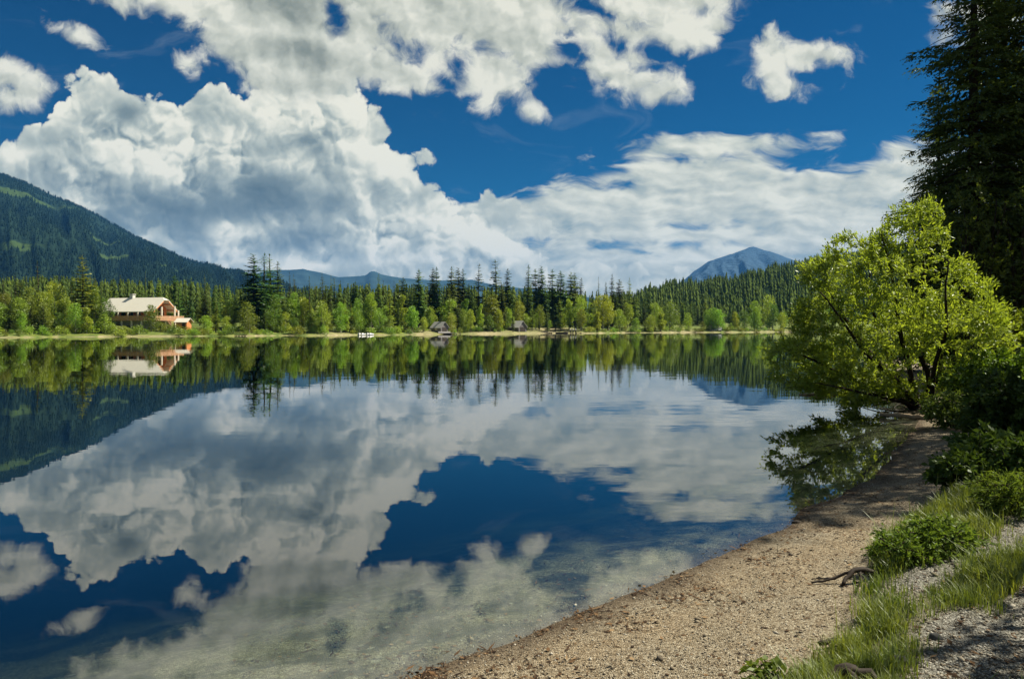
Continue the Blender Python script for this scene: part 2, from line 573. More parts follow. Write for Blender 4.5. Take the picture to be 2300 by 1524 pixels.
def bark_mat(name, a, b, scale=6.0):
    m, n = mat(name)
    g = n.new('ShaderNodeTexCoord')
    mp = n.new('ShaderNodeMapping'); mp.inputs['Scale'].default_value = (1, 1, 0.25); n.link(g.outputs['Object'], mp.inputs[0])
    f = n.noise(mp.outputs[0], scale, 5, 0.65)
    out(n, princ(n, n.mix(n.mapr(f, 0.3, 0.7), (*a, 1), (*b, 1)), 0.95, bump(n, f, 0.6, 0.02), 0.1))
    return m


def wood_mat(name, a, b, scale=3.0, axis=(1, 8, 8), rough=0.75):
    m, n = mat(name)
    g = n.new('ShaderNodeTexCoord')
    mp = n.new('ShaderNodeMapping'); mp.inputs['Scale'].default_value = axis; n.link(g.outputs['Object'], mp.inputs[0])
    f = n.noise(mp.outputs[0], scale, 5, 0.6)
    out(n, princ(n, n.mix(n.mapr(f, 0.3, 0.7), (*a, 1), (*b, 1)), rough, bump(n, f, 0.3, 0.01), 0.2))
    return m


M = {}
M['spruce'] = leaf_mat('spruce_needles', (0.036, 0.07, 0.018), (0.12, 0.175, 0.03), 0.26, 0.5, 1.4, 0.03)
M['spruce_light'] = leaf_mat('larch_needles', (0.12, 0.18, 0.02), (0.27, 0.33, 0.035), 0.32, 0.5, 0.8, 0.03)
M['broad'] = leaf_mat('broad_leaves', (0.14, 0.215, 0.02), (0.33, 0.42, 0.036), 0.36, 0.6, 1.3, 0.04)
M['willow'] = leaf_mat('willow_leaves', (0.20, 0.29, 0.028), (0.38, 0.47, 0.06), 0.52, 1.6, 0.0, 0.05)
M['near_spruce'] = leaf_mat('near_spruce_needles', (0.027, 0.05, 0.013), (0.105, 0.142, 0.03), 0.36, 0.9, 0.3, 0.02)
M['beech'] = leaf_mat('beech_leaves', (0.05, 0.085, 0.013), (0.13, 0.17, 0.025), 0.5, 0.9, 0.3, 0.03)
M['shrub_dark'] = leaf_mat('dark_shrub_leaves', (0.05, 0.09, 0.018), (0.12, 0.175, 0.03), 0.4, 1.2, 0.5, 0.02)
M['herb'] = leaf_mat('herb_leaves', (0.08, 0.13, 0.02), (0.16, 0.22, 0.035), 0.45, 2.0, 0.4, 0.015)
M['grass'] = leaf_mat('grass_blades', (0.085, 0.14, 0.016), (0.22, 0.255, 0.045), 0.4, 1.4, 0.0, 0.05)
M['hill_wood'] = leaf_mat('hill_conifers', (0.024, 0.048, 0.016), (0.12, 0.165, 0.036), 0.25, 0.045, 0.0, 0.0)
M['mount_wood_cloud_shade'] = leaf_mat('mountain_conifers_cloud_shade', (0.005, 0.012, 0.009), (0.013, 0.026, 0.013), 0.10, 0.003, 0.0, 0.0)  # needle colour darkened to stand in for cloud shadow on the mountain
M['bark'] = bark_mat('spruce_bark', (0.06, 0.045, 0.035), (0.16, 0.13, 0.105))
M['bark_dark'] = bark_mat('willow_bark', (0.018, 0.014, 0.010), (0.055, 0.043, 0.03), 12)
M['bark_pale'] = bark_mat('pale_bark', (0.2, 0.18, 0.15), (0.42, 0.39, 0.33), 8)
M['drift'] = wood_mat('driftwood', (0.014, 0.010, 0.008), (0.05, 0.038, 0.026), 6)
M['log'] = wood_mat('water_worn_log', (0.16, 0.115, 0.07), (0.34, 0.26, 0.17), 5)

# ------------------------------------------------------------------ lake outline and ground height
FAR = [(1990, 745.4), (1860, 745.6), (1760, 745.4), (1660, 746.2), (1560, 746.4), (1470, 747.2), (1400, 747.2), (1330, 748.3), (1260, 748.2), (1195, 748.6),
       (1130, 749.4), (1060, 749.6), (1000, 750.6), (940, 751.0), (870, 752.2), (800, 752.2), (720, 753.4), (640, 753.4), (560, 754.4),
       (480, 754.4), (400, 755.2), (300, 755.6), (210, 756.4), (120, 756.6), (40, 757.8), (-60, 758.4), (-200, 760.0)]
far_pts = []
for p_, y_ in FAR:
    D_ = EYE * FPX / (y_ - HOR)
    far_pts.append(((p_ - CXP) / FPX * D_, D_))
NEAR = [(-130, -40), (-60, -18), (-28, -12), (-9, -3.2), (-3.6, 2.0), (-1.7, 4.1), (-0.62, 5.07), (-0.27, 5.45), (0.41, 6.12), (1.26, 6.92), (2.16, 7.96),
        (3.19, 9.15), (3.75, 9.95), (4.4, 10.7), (5.2, 11.7), (6.0, 13.0), (6.7, 14.2), (7.6, 15.6), (8.6, 17.2), (9.6, 19.0), (10.2, 20.6), (10.9, 22.0), (11.8, 25),
        (14, 31), (20, 44), (40, 80), (80, 150), (140, 260), (185, 350)]
LAKE = np.array(NEAR + far_pts + [(-190, 90), (-210, 0)], float)


def seg_dist(X, Y, poly, closed=True):
    n = len(poly)
    best = np.full(X.shape, 1e18)
    for i in range(n if closed else n - 1):
        ax, ay = poly[i]; bx, by = poly[(i + 1) % n]
        dx, dy = bx - ax, by - ay
        t = np.clip(((X - ax) * dx + (Y - ay) * dy) / (dx * dx + dy * dy + 1e-12), 0, 1)
        best = np.minimum(best, (X - ax - t * dx) ** 2 + (Y - ay - t * dy) ** 2)
    return np.sqrt(best)


def inside(X, Y, poly):
    c = np.zeros(X.shape, bool)
    n = len(poly); j = n - 1
    for i in range(n):
        xi, yi = poly[i]; xj, yj = poly[j]
        if yi != yj:
            c ^= ((yi > Y) != (yj > Y)) & (X < (xj - xi) * (Y - yi) / (yj - yi) + xi)
        j = i
    return c


def shore_sd(X, Y):
    """metres from the waterline, + on land"""
    d = seg_dist(X, Y, LAKE)
    s = np.where(inside(X, Y, LAKE), -d, d)
    r = np.hypot(X, Y)
    s = s + fbm(X * 0.9, Y * 0.9, 3, 5) * 0.16 * np.clip(r / 8, 0.6, 1) * np.clip(1 - r / 80, 0, 1)
    s = s + fbm(X * 0.09, Y * 0.09, 3, 9) * 1.6 * sstep(60, 140, r)
    return s


def pxg(p, y, z=0.3):
    """ground point seen at photo pixel, for ground at height z"""
    D = FPX * (EYE - z) / (y - HOR)
    return ((p - CXP) / FPX * D, D)


GRASS_EDGE = [pxg(*a) for a in [(1690, 1560, .3), (1800, 1490, .3), (1880, 1430, .3), (1912, 1370, .3), (1915, 1310, .3), (1945, 1250, .3), (1970, 1195, .3), (2010, 1150, .3), (2080, 1110, .3), (2130, 1085, .3), (2135, 1040, .3), (2185, 995, .3), (2190, 945, .3), (2170, 925, .3)]]
BANK = np.array(GRASS_EDGE + [(12.5, 20.8), (14.5, 25), (17, 31), (24, 45), (50, 85), (60, 60), (40, -20), (0, -10), (0.6, 2.0)], float)
# the upper strip of gravel path and the lower one, both within the bank
PATH_A = np.array([pxg(*a) for a in [(1985, 1262, .42), (2060, 1215, .42), (2160, 1170, .45), (2310, 1122, .45), (2480, 1080, .45), (2520, 1180, .45), (2310, 1215, .45), (2200, 1235, .45), (2120, 1262, .45), (2040, 1300, .42)]])
PATH_B = np.array([pxg(*a) for a in [(2030, 1450, .45), (2060, 1385, .45), (2110, 1335, .45), (2200, 1300, .45), (2320, 1268, .45), (2600, 1230, .45), (2800, 1700, .45), (1960, 1700, .45), (1980, 1530, .45)]])


def ground_h(X, Y, s=None):
    X = np.asarray(X, float); Y = np.asarray(Y, float)
    if s is None:
        s = shore_sd(X, Y)
    r = np.hypot(X, Y)
    wfar = sstep(60, 120, r)
    # near shore: beach, low bank, forest floor
    b = np.where(inside(X, Y, BANK), 1, -1) * seg_dist(X, Y, BANK)
    zb = 0.085 * np.clip(s, 0, 3.0) + 0.02 * np.clip(s - 3.0, 0, 8)
    zb = zb + 0.12 * sstep(-0.15, 0.45, b) + 0.10 * np.clip(s - 7.5, 0, 60)
    zb = zb + fbm(X * 1.3, Y * 1.3, 3, 21) * 0.035 * sstep(0.1, 1.0, s) * (1 + 1.2 * sstep(0, 1, b))
    # far shore
    zf = 0.30 * np.clip(s, 0, 1.6) + 0.13 * np.clip(s - 1.6, 0, 14) + 0.035 * np.clip(s - 15, 0, 120)
    zf = zf + fbm(X * 0.06, Y * 0.06, 3, 31) * 0.9 * sstep(3, 20, s)
    land = zb * (1 - wfar) + zf * wfar
    d = -s
    bed = -(0.095 * np.clip(d, 0, 1.6) + 0.20 * np.clip(d - 1.6, 0, 60))
    bed = np.maximum(bed, -6.5)
    bed = bed + fbm(X * 0.8, Y * 0.8, 3, 41) * 0.05 * sstep(0.3, 3, d)
    return np.where(s > 0, land, bed)


def gz(x, y):
    return float(ground_h(np.array([x]), np.array([y]))[0])


# ------------------------------------------------------------------ ground: one sheet out to the horizon
def build_ground():
    az = np.concatenate([np.arange(-180, -52, 4.0), np.arange(-52, -36, 0.8), np.arange(-36, 36, 0.14), np.arange(36, 52, 0.8), np.arange(52, 180, 4.0)])
    az = np.radians(az)
    r = 1.2 * 1.0128 ** np.arange(0, 770)
    A, Rr = np.meshgrid(az, r)
    X = Rr * np.sin(A); Y = Rr * np.cos(A)
    s = shore_sd(X, Y)
    Z = ground_h(X, Y, s)
    rr = Rr
    Z = np.where(rr > 900, np.minimum(Z, 8), Z)
    nr, na = X.shape
    V = np.stack([X, Y, Z], -1).reshape(-1, 3)
    i = np.arange(nr - 1)[:, None] * na; k = np.arange(na)[None, :]; k2 = (k + 1) % na
    Q = np.stack([i + k, i + na + k, i + na + k2, i + k2], -1).reshape(-1, 4)
    # centre fan
    c = len(V)
    V = np.vstack([V, [[0, 0, gz(0, 0)]]])
    kk = np.arange(na)
    T = np.stack([np.full(na, c), kk, (kk + 1) % na], -1)
    me = np_mesh('ground', V, T, Q, smooth=True)
    b = np.where(inside(X, Y, BANK), 1, -1) * seg_dist(X, Y, BANK)
    n1 = fbm(X * 2.2, Y * 2.2, 4, 51)
    pa = np.where(inside(X, Y, PATH_A), 1, -1) * seg_dist(X, Y, PATH_A)
    pb = np.where(inside(X, Y, PATH_B), 1, -1) * seg_dist(X, Y, PATH_B)
    path = np.maximum(sstep(-0.18, 0.12, pa + n1 * 0.22), sstep(-0.2, 0.15, pb + n1 * 0.3))
    grass = sstep(-0.06, 0.14, b + n1 * 0.16) * (1 - path)
    far = sstep(50, 90, Rr)
    veg = sstep(0.0, 0.45, s + 0.5 * (X < 0) + fbm(X * 0.12, Y * 0.12, 3, 61) * 1.6)
    # sandy clearings on the far shore
    pxx = X / np.maximum(Y, 1) * FPX + CXP
    sand = np.exp(-((pxx - 1235) / 62) ** 2) * sstep(-6, 0, 13 - s) + np.exp(-((pxx - 950) / 28) ** 2) * sstep(-4, 0, 6 - s) + 0.8 * np.exp(-((pxx - 760) / 40) ** 2) * sstep(-4, 0, 4 - s) \
        + 0.8 * np.exp(-((pxx - 1545) / 40) ** 2) * sstep(-4, 0, 7 - s) + 0.9 * np.exp(-((pxx - 1100) / 60) ** 2) * sstep(-4, 0, 4 - s) + 0.7 * np.exp(-((pxx - 1760) / 60) ** 2) * sstep(-4, 0, 5 - s)
    veg = veg * (1 - np.clip(sand * (0.75 + 0.5 * fbm(X * 0.2, Y * 0.2, 3, 71)), 0, 1) * (Y > 100))
    gm = np.where(Rr > 70, veg, grass * (1 - far) + veg * far)
    wet = sstep(0.42, 0.0, s + fbm(X * 3, Y * 3, 3, 81) * 0.12) * (1 - far)
    attr = me.color_attributes.new('zone', 'FLOAT_COLOR', 'POINT')
    colr = np.zeros((len(V), 4), np.float32)
    colr[:-1, 0] = gm.ravel(); colr[:-1, 1] = path.ravel(); colr[:-1, 2] = wet.ravel(); colr[:-1, 3] = np.where(Rr > 70, far, far * 0).ravel()
    attr.data.foreach_set('color', colr.ravel())
    ra = me.attributes.new('rust', 'FLOAT', 'POINT')
    rv = np.zeros(len(V), np.float32)
    rv[:-1] = (np.exp(-((s - 0.55) / 0.5) ** 2) * np.clip(0.55 + 1.6 * fbm(X * 1.7, Y * 1.7, 4, 88), 0, 1) * (Rr < 60)).ravel()
    ra.data.foreach_set('value', rv)
    m, n = mat('ground')
    g = n.new('ShaderNodeNewGeometry')
    pos = g.outputs['Position']
    at = n.new('ShaderNodeAttribute'); at.attribute_name = 'zone'
    sp = n.new('ShaderNodeSeparateColor'); n.link(at.outputs['Color'], sp.inputs[0])
    sx = n.new('ShaderNodeSeparateXYZ'); n.link(pos, sx.inputs[0])
    z = sx.outputs[2]
    cell = n.voronoi(pos, 95.0, '3D', 'F1', 'Color', 0)
    cellv = n.new('ShaderNodeSeparateColor'); n.link(cell, cellv.inputs[0])
    cd = n.voronoi(pos, 95.0, '3D', 'F1', 'Distance', 0)
    cell2 = n.voronoi(pos, 24.0, '3D', 'F1', 'Color', 0)
    cellv2 = n.new('ShaderNodeSeparateColor'); n.link(cell2, cellv2.inputs[0])
    med = n.noise(pos, 5.0, 5, 0.65)
    big = n.noise(pos, 0.8, 4, 0.6)
    tan_ = n.ramp(cellv.outputs[0], [(0.0, (0.075, 0.058, 0.036)), (0.25, (0.145, 0.112, 0.066)), (0.6, (0.240, 0.205, 0.142)), (0.9, (0.33, 0.29, 0.21)), (1.0, (0.46, 0.42, 0.32))])
    tan2 = n.mix(n.mapr(big, 0.42, 0.62), tan_, n.mix(1.0, tan_, (1.0, 0.98, 0.95, 1), 'MULTIPLY'))
    tan2 = n.mix(n.mapr(med, 0.55, 0.75, 0, 0.65), tan2, n.mix(1.0, tan2, (0.62, 0.5, 0.36, 1), 'MULTIPLY'))
    ru = n.new('ShaderNodeAttribute'); ru.attribute_name = 'rust'
    tan2 = n.mix(n.math("MULTIPLY", ru.outputs["Fac"], 0.26), tan2, n.mix(1.0, tan2, (0.92, 0.70, 0.46, 1), 'MULTIPLY'))
    grey = n.ramp(cellv.outputs[1], [(0.0, (0.05, 0.047, 0.038)), (0.3, (0.115, 0.11, 0.09)), (0.7, (0.19, 0.183, 0.152)), (1.0, (0.38, 0.37, 0.32))])
    grey = n.mix(n.mapr(med, 0.5, 0.7, 0, 0.5), grey, n.mix(1.0, grey, (0.6, 0.58, 0.46, 1), 'MULTIPLY'))
    soil = n.mix(n.mapr(med, 0.35, 0.65), (0.045, 0.058, 0.018, 1), (0.10, 0.10, 0.038, 1))
    farveg = n.ramp(n.noise(pos, 0.35, 5, 0.65), [(0.3, (0.03, 0.055, 0.012)), (0.48, (0.09, 0.13, 0.022)), (0.66, (0.19, 0.205, 0.04)), (0.8, (0.25, 0.21, 0.08))])
    farsand = n.mix(n.mapr(n.noise(pos, 0.6, 4, 0.6), 0.35, 0.65), (0.18, 0.15, 0.075, 1), (0.37, 0.32, 0.19, 1))
    nearc = n.mix(sp.outputs[1], tan2, grey)
    nearc = n.mix(sp.outputs[0], nearc, soil)
    wetc = n.mix(1.0, nearc, (0.36, 0.31, 0.26, 1), 'MULTIPLY')
    nearc = n.mix(n.math('MULTIPLY', sp.outputs[2], 1.0), nearc, wetc)
    farc = n.mix(sp.outputs[0], farsand, farveg)
    land = n.mix(at.outputs['Alpha'], nearc, farc)
    # lake bed: pale gravel near the edge, algae and mud further down
    alg = n.noise(pos, 1.6, 6, 0.68, dist=0.8)
    bedc = n.mix(n.mapr(alg, 0.43, 0.58), n.mix(1.0, tan_, (0.8, 0.84, 0.76, 1), 'MULTIPLY'), (0.045, 0.045, 0.026, 1))
    bedc = n.mix(n.mapr(cellv2.outputs[0], 0.97, 1.0, 0, 0.7), bedc, (0.28, 0.27, 0.2, 1))
    deep = n.mapr(z, -0.22, -1.5, 0, 1, True)
    mud = n.mix(n.mapr(alg, 0.45, 0.7), (0.012, 0.015, 0.013, 1), (0.06, 0.062, 0.036, 1))
    mud = n.mix(n.mapr(cellv2.outputs[1], 0.985, 1.0, 0, 0.8), mud, (0.2, 0.2, 0.14, 1))
    bedc = n.mix(n.math('MULTIPLY', deep, 0.93), bedc, mud)
    under = n.mapr(z, 0.0, -0.03, 0, 1)
    col = n.mix(under, land, bedc)
    dent = n.noise(pos, 2.6, 3, 0.5)
    hgt = n.math('ADD', n.math('MULTIPLY', cd, -0.9), n.math('ADD', n.math('MULTIPLY', med, 1.2), n.math('MULTIPLY', dent, 4.0)))
    rough = n.math('SUBTRACT', 0.95, n.math('MULTIPLY', sp.outputs[2], 0.15))
    out(n, princ(n, col, rough, bump(n, hgt, 0.85, 0.016), 0.25))
    o = link_mesh('ground', me, m)
    tag(o, 'shore of tan gravel and grass running down under the lake', kind='structure')
    return o


build_ground()


def build_water():
    mb = MB()
    mb.box(-420, 420, -70, 620, -9, 0.0)
    m, n = mat('lake_water')
    g = n.new('ShaderNodeNewGeometry')
    pos = g.outputs['Position']
    mp = n.new('ShaderNodeMapping'); mp.inputs['Scale'].default_value = (0.55, 1.0, 1.0); n.link(pos, mp.inputs[0])
    w1 = n.noise(mp.outputs[0], 0.9, 3, 0.5)
    w2 = n.noise(mp.outputs[0], 0.12, 2, 0.5)
    patch = n.mapr(n.noise(mp.outputs[0], 0.035, 3, 0.55), 0.40, 0.66, 0.25, 1.0, True)
    h = n.math('MULTIPLY', n.math('ADD', w1, n.math('MULTIPLY', w2, 2.0)), patch)
    nb = bump(n, h, 1.0, 0.0058)
    fr = n.new('ShaderNodeFresnel'); fr.inputs['IOR'].default_value = 2.05; n.link(nb, fr.inputs['Normal'])
    gl = n.new('ShaderNodeBsdfGlossy'); gl.inputs['Roughness'].default_value = 0.0; gl.inputs[0].default_value = (0.99, 1.0, 0.99, 1); n.link(nb, gl.inputs['Normal'])
    tr = n.new('ShaderNodeBsdfTransparent'); tr.inputs[0].default_value = (0.9, 0.95, 0.92, 1)
    mx = n.new('ShaderNodeMixShader'); n.link(n.math('MAXIMUM', n.math('MULTIPLY', fr.outputs[0], n.math('SUBTRACT', 1.0, g.outputs['Backfacing'])), 0.05), mx.inputs[0]); n.link(tr.outputs[0], mx.inputs[1]); n.link(gl.outputs[0], mx.inputs[2])
    ab = n.new('ShaderNodeVolumeAbsorption'); ab.inputs[0].default_value = (0.36, 0.46, 0.34, 1); ab.inputs['Density'].default_value = 1.9
    out(n, mx.outputs[0], ab.outputs[0])
    o = mb.build('water', m)
    tag(o, 'still lake mirroring clouds and forest, clear and shallow by the beach', kind='structure')


build_water()
# ==== END GROUND

# ------------------------------------------------------------------ mountains and hills
def ridge(name, sky, D0, Dc, Db, relief, seed, m, label, pstep=6.0, rows=46, prof=1.0, kind='structure'):
    """a mountain or hill: its crest stands at distance Dc along the skyline SKY, its foot at D0, its far foot at Db"""
    ps = np.arange(sky[0][0], sky[-1][0] + 1, pstep)
    ys = np.interp(ps, [a for a, _ in sky], [b for _, b in sky])
    zc = EYE + (HOR - ys) / FPX * Dc
    xc = (ps - CXP) / FPX
    t = np.concatenate([np.linspace(0, 1, rows), np.linspace(1, 2, 12)[1:]])
    V = []
    for tt in t:
        D = D0 + (Dc - D0) * min(tt, 1) + (Db - Dc) * max(tt - 1, 0)
        up = tt ** prof if tt <= 1 else (2 - tt) ** 1.2
        X = xc * (D0 + (Dc - D0) * min(tt, 1) * 1.0 if tt <= 1 else D)
        Y = np.full_like(X, D)
        bell = 4 * min(tt, 1) * (1 - min(tt, 1)) if tt <= 1 else 0
        rav = 1 - 2 * np.abs(fbm(ps / 70.0 + tt * 0.9, np.full_like(ps, tt * 1.1), 4, seed))
        Z = zc * up + relief * bell * rav + relief * 0.05 * fbm(ps / 9.0, np.full_like(ps, tt * 6), 3, seed + 3)
        V.append(np.stack([X, Y, Z - 2.0 * (tt == 0)], -1))
    V = np.array(V)
    nr, na = V.shape[:2]
    i = np.arange(nr - 1)[:, None] * na; k = np.arange(na - 1)[None, :]
    Q = np.stack([i + k, i + k + 1, i + na + k + 1, i + na + k], -1).reshape(-1, 4)
    o = link_mesh(name, np_mesh(name, V.reshape(-1, 3), None, Q, smooth=True), m)
    tag(o, label, kind=kind)
    return V


def slope_mat(name, wood, meadow, rock=None, sc=0.004, meadows=(), m=None):
    if m is None:
        m = bpy.data.materials.new(name)
    m.use_nodes = True
    n = NT(m.node_tree)
    n.n.clear()
    g = n.new('ShaderNodeNewGeometry'); pos = g.outputs['Position']
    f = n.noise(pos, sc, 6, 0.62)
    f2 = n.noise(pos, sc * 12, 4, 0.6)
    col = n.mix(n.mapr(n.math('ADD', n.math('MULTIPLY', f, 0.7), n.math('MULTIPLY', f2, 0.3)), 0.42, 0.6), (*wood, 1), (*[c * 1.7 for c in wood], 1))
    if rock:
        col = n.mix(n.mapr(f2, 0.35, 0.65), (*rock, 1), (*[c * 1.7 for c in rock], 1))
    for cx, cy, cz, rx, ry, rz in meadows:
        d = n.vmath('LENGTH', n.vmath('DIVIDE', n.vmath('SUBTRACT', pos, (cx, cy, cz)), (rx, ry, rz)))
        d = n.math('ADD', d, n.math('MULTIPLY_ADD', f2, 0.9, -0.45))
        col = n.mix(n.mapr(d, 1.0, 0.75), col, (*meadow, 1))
    d = n.new('ShaderNodeBsdfDiffuse'); n.link(col, d.inputs[0])
    n.link(bump(n, f2, 1.0, 12.0 if not rock else 60.0), d.inputs['Normal'])
    out(n, d.outputs[0])
    return m


MT_SKY = [(-900, 330), (-500, 340), (-200, 352), (0, 390), (60, 412), (130, 445), (200, 473), (300, 530), (400, 577), (470, 598), (550, 620), (650, 648), (800, 700), (900, 734)]
MEADOWS = []
m_mt = bpy.data.materials.new('mountain_slope_cloud_shade')
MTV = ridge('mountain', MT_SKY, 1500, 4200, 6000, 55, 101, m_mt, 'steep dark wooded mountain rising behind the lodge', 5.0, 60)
_q = MTV[:60].reshape(-1, 3)
_sx = _q[:, 0] / _q[:, 1] * FPX + CXP
_sy = HOR - (_q[:, 2] - EYE) / _q[:, 1] * FPX
for p_, y_, wx, wz, ry_ in [(15, 428, 66, 17, 500), (8, 556, 80, 12, 260), (-70, 552, 70, 12, 260), (408, 606, 18, 5, 260), (255, 575, 26, 10, 160), (225, 540, 16, 14, 160)]:
    k_ = np.argmin((_sx - p_) ** 2 + (_sy - y_) ** 2)
    c_ = _q[k_]
    MEADOWS.append((float(c_[0]), float(c_[1]), float(c_[2]), wx / FPX * float(c_[1]), ry_, wz / FPX * float(c_[1]) * 1.6))
slope_mat('mountain_slope_cloud_shade', (0.010, 0.020, 0.012), (0.04, 0.068, 0.022), None, 0.003, MEADOWS, m_mt)  # wood tone also darkened, cloud shadow put into the slope colour
B_SKY = [(420, 650), (560, 618), (610, 606), (640, 606), (680, 604), (720, 612), (760, 622), (800, 620), (822, 618), (832, 609), (842, 609), (856, 616), (900, 624), (980, 630), (1060, 628), (1110, 640), (1250, 655), (1400, 680), (1500, 710)]
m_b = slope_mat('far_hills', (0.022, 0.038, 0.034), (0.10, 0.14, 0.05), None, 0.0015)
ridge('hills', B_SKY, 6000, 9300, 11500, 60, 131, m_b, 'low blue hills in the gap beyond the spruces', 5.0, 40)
F_SKY = [(1380, 720), (1470, 672), (1530, 634), (1560, 608), (1590, 587), (1625, 576), (1655, 566), (1680, 556), (1692, 553), (1708, 559), (1735, 566), (1770, 580), (1800, 590), (1860, 606), (1950, 625), (2060, 645), (2200, 670), (2400, 700), (2700, 725)]
m_f = slope_mat('far_rock_haze_tint', (0.1, 0.12, 0.12), (0.1, 0.1, 0.1), (0.035, 0.06, 0.085), 0.0012)  # blue of the distance haze is partly painted into the rock colour
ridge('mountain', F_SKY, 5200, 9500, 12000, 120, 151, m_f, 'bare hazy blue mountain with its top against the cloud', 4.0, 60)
H_SKY = [(1330, 734), (1400, 700), (1450, 676), (1500, 666), (1550, 664), (1600, 654), (1650, 646), (1690, 634), (1720, 622), (1760, 610), (1800, 602), (1860, 594), (1950, 580), (2050, 572), (2200, 566), (2500, 560), (2800, 600)]
m_h = slope_mat('hill_floor', (0.022, 0.04, 0.015), (0.1, 0.13, 0.03), None, 0.01)
HLV = ridge('hill', H_SKY, 520, 1500, 2300, 16, 171, m_h, 'wooded hill rising behind the far end of the lake', 6.0, 40)


# ------------------------------------------------------------------ foliage shapes
def unit(v):
    return v / (np.linalg.norm(v, axis=-1, keepdims=True) + 1e-9)


def leaf_quads(C, A, B):
    """rhombic leaves: centre-base C, long axis vector A, half width vector B"""
    n = len(C)
    V = np.stack([C, C + A * 0.45 + B, C + A, C + A * 0.45 - B], 1).reshape(-1, 3)
    Q = np.arange(n * 4).reshape(n, 4)
    return V, Q


def spruce_shape(H, Rb, nw, nb, ns, g, z0=0.06, fine=False, sparse=0.0, power=0.85, droop=0.22, width=1.0, lean=0.0):
    """needle sprays of a conifer: returns V, quads. Branch whorls with side twigs that hang a little."""
    base, dire, length = [], [], []
    zs = np.linspace(z0, 0.985, nw) + g.normal(0, 0.25 / nw, nw)
    for t in zs:
        t = min(max(t, z0), 0.99)
        k = max(3, int(round(nb * (0.55 + 0.45 * (1 - t)))))
        a0 = g.uniform(0, 6.28)
        env = Rb * ((1 - t) ** power) * (1 - 0.35 * math.exp(-((t - z0) / 0.06))) + 0.02 * H * 0.3
        if sparse and g.uniform() < sparse * 0.35:
            continue
        gap = g.uniform(0.72, 1.12)
        for j in range(k):
            if g.uniform() < sparse:
                continue
            a = a0 + j * 6.283 / k + g.normal(0, 0.22)
            base.append((0, 0, t * H + g.normal(0, 0.006 * H)))
            dire.append(a)
            length.append(env * gap * g.uniform(0.62, 1.12))
    base = np.array(base); a = np.array(dire); L = np.array(length)
    n = len(L)
    rise = g.uniform(-0.05, 0.25, n) + 0.5 * (base[:, 2] / H) ** 3
    dr = droop * g.uniform(0.6, 1.6, n) * (1 - 0.6 * base[:, 2] / H) + 0.15
    dv = np.stack([np.cos(a), np.sin(a), np.zeros(n)], -1)
    sv = np.stack([-np.sin(a), np.cos(a), np.zeros(n)], -1)
    Cs, As, Bs = [], [], []
    ts = np.linspace(0.12, 0.98, ns)
    for t in ts:
        p = base + dv * (L * t)[:, None]
        p[:, 2] += L * (rise * t - dr * t * t + 0.12 * t ** 4)
        for side in (-1, 1):
            ln = L * (0.16 + 0.34 * (1 - t)) * g.uniform(0.7, 1.25, n) * (0.55 + min(1.0, t * 3) * 0.45)
            ang = g.uniform(0.55, 1.05, n)
            d = dv * np.cos(ang)[:, None] + sv * (side * np.sin(ang))[:, None]
            d[:, 2] -= g.uniform(0.05, 0.55, n)
            d = unit(d)
            if not fine:
                w = L * 0.055 * width * g.uniform(0.7, 1.4, n) + 0.02
                perp = unit(np.cross(d, np.array([0, 0, 1.0]) + g.normal(0, 0.35, (n, 3))))
                Cs.append(p); As.append(d * ln[:, None]); Bs.append(perp * w[:, None])
            else:
                # needle sprays on each side twig
                perp0 = unit(np.cross(d, np.array([0, 0, 1.0])))
                for q in np.linspace(0.08, 1.0, 5):
                    for s2 in (-1, 1):
                        keep = g.uniform(size=n) < 0.86
                        pp = p + d * (ln * q)[:, None]
                        pp[:, 2] -= 0.16 * ln * q * q
                        dd = unit(d * 0.75 + perp0 * s2 * 0.7 + g.normal(0, 0.22, (n, 3)) + np.array([0, 0, -0.35]))
                        l2 = ln * 0.30 * (1.15 - 0.5 * q) * g.uniform(0.6, 1.4, n)
                        l2 = np.clip(l2, 0.06, 0.28)
                        w2 = 0.19 * l2 * width
                        pb = unit(np.cross(dd, g.normal(0, 1, (n, 3))))
                        Cs.append(pp[keep]); As.append((dd * l2[:, None])[keep]); Bs.append((pb * w2[:, None])[keep])
    # leading tips of the branches and the tree's own top
    p = base + dv * (L * 0.86)[:, None]
    p[:, 2] += L * (rise * 0.86 - dr * 0.74 + 0.06)
    d = unit(dv + np.stack([np.zeros(n), np.zeros(n), g.uniform(-0.25, 0.25, n)], -1))
    ln = np.maximum(L * 0.2, 0.1)
    Cs.append(p); As.append(d * ln[:, None]); Bs.append(sv * (np.minimum(L * 0.05, 0.09) * width)[:, None])
    top = np.array([[0, 0, H * 0.955]] * 3)
    Cs.append(top); As.append(np.array([[0.02, 0, 1], [-0.03, 0.03, 0.8], [0.03, -0.03, 0.7]]) * H * 0.05); Bs.append(np.array([[1, 0, 0], [0, 1, 0], [0.7, 0.7, 0]]) * H * 0.004)
    return leaf_quads(np.concatenate(Cs), np.concatenate(As), np.concatenate(Bs))


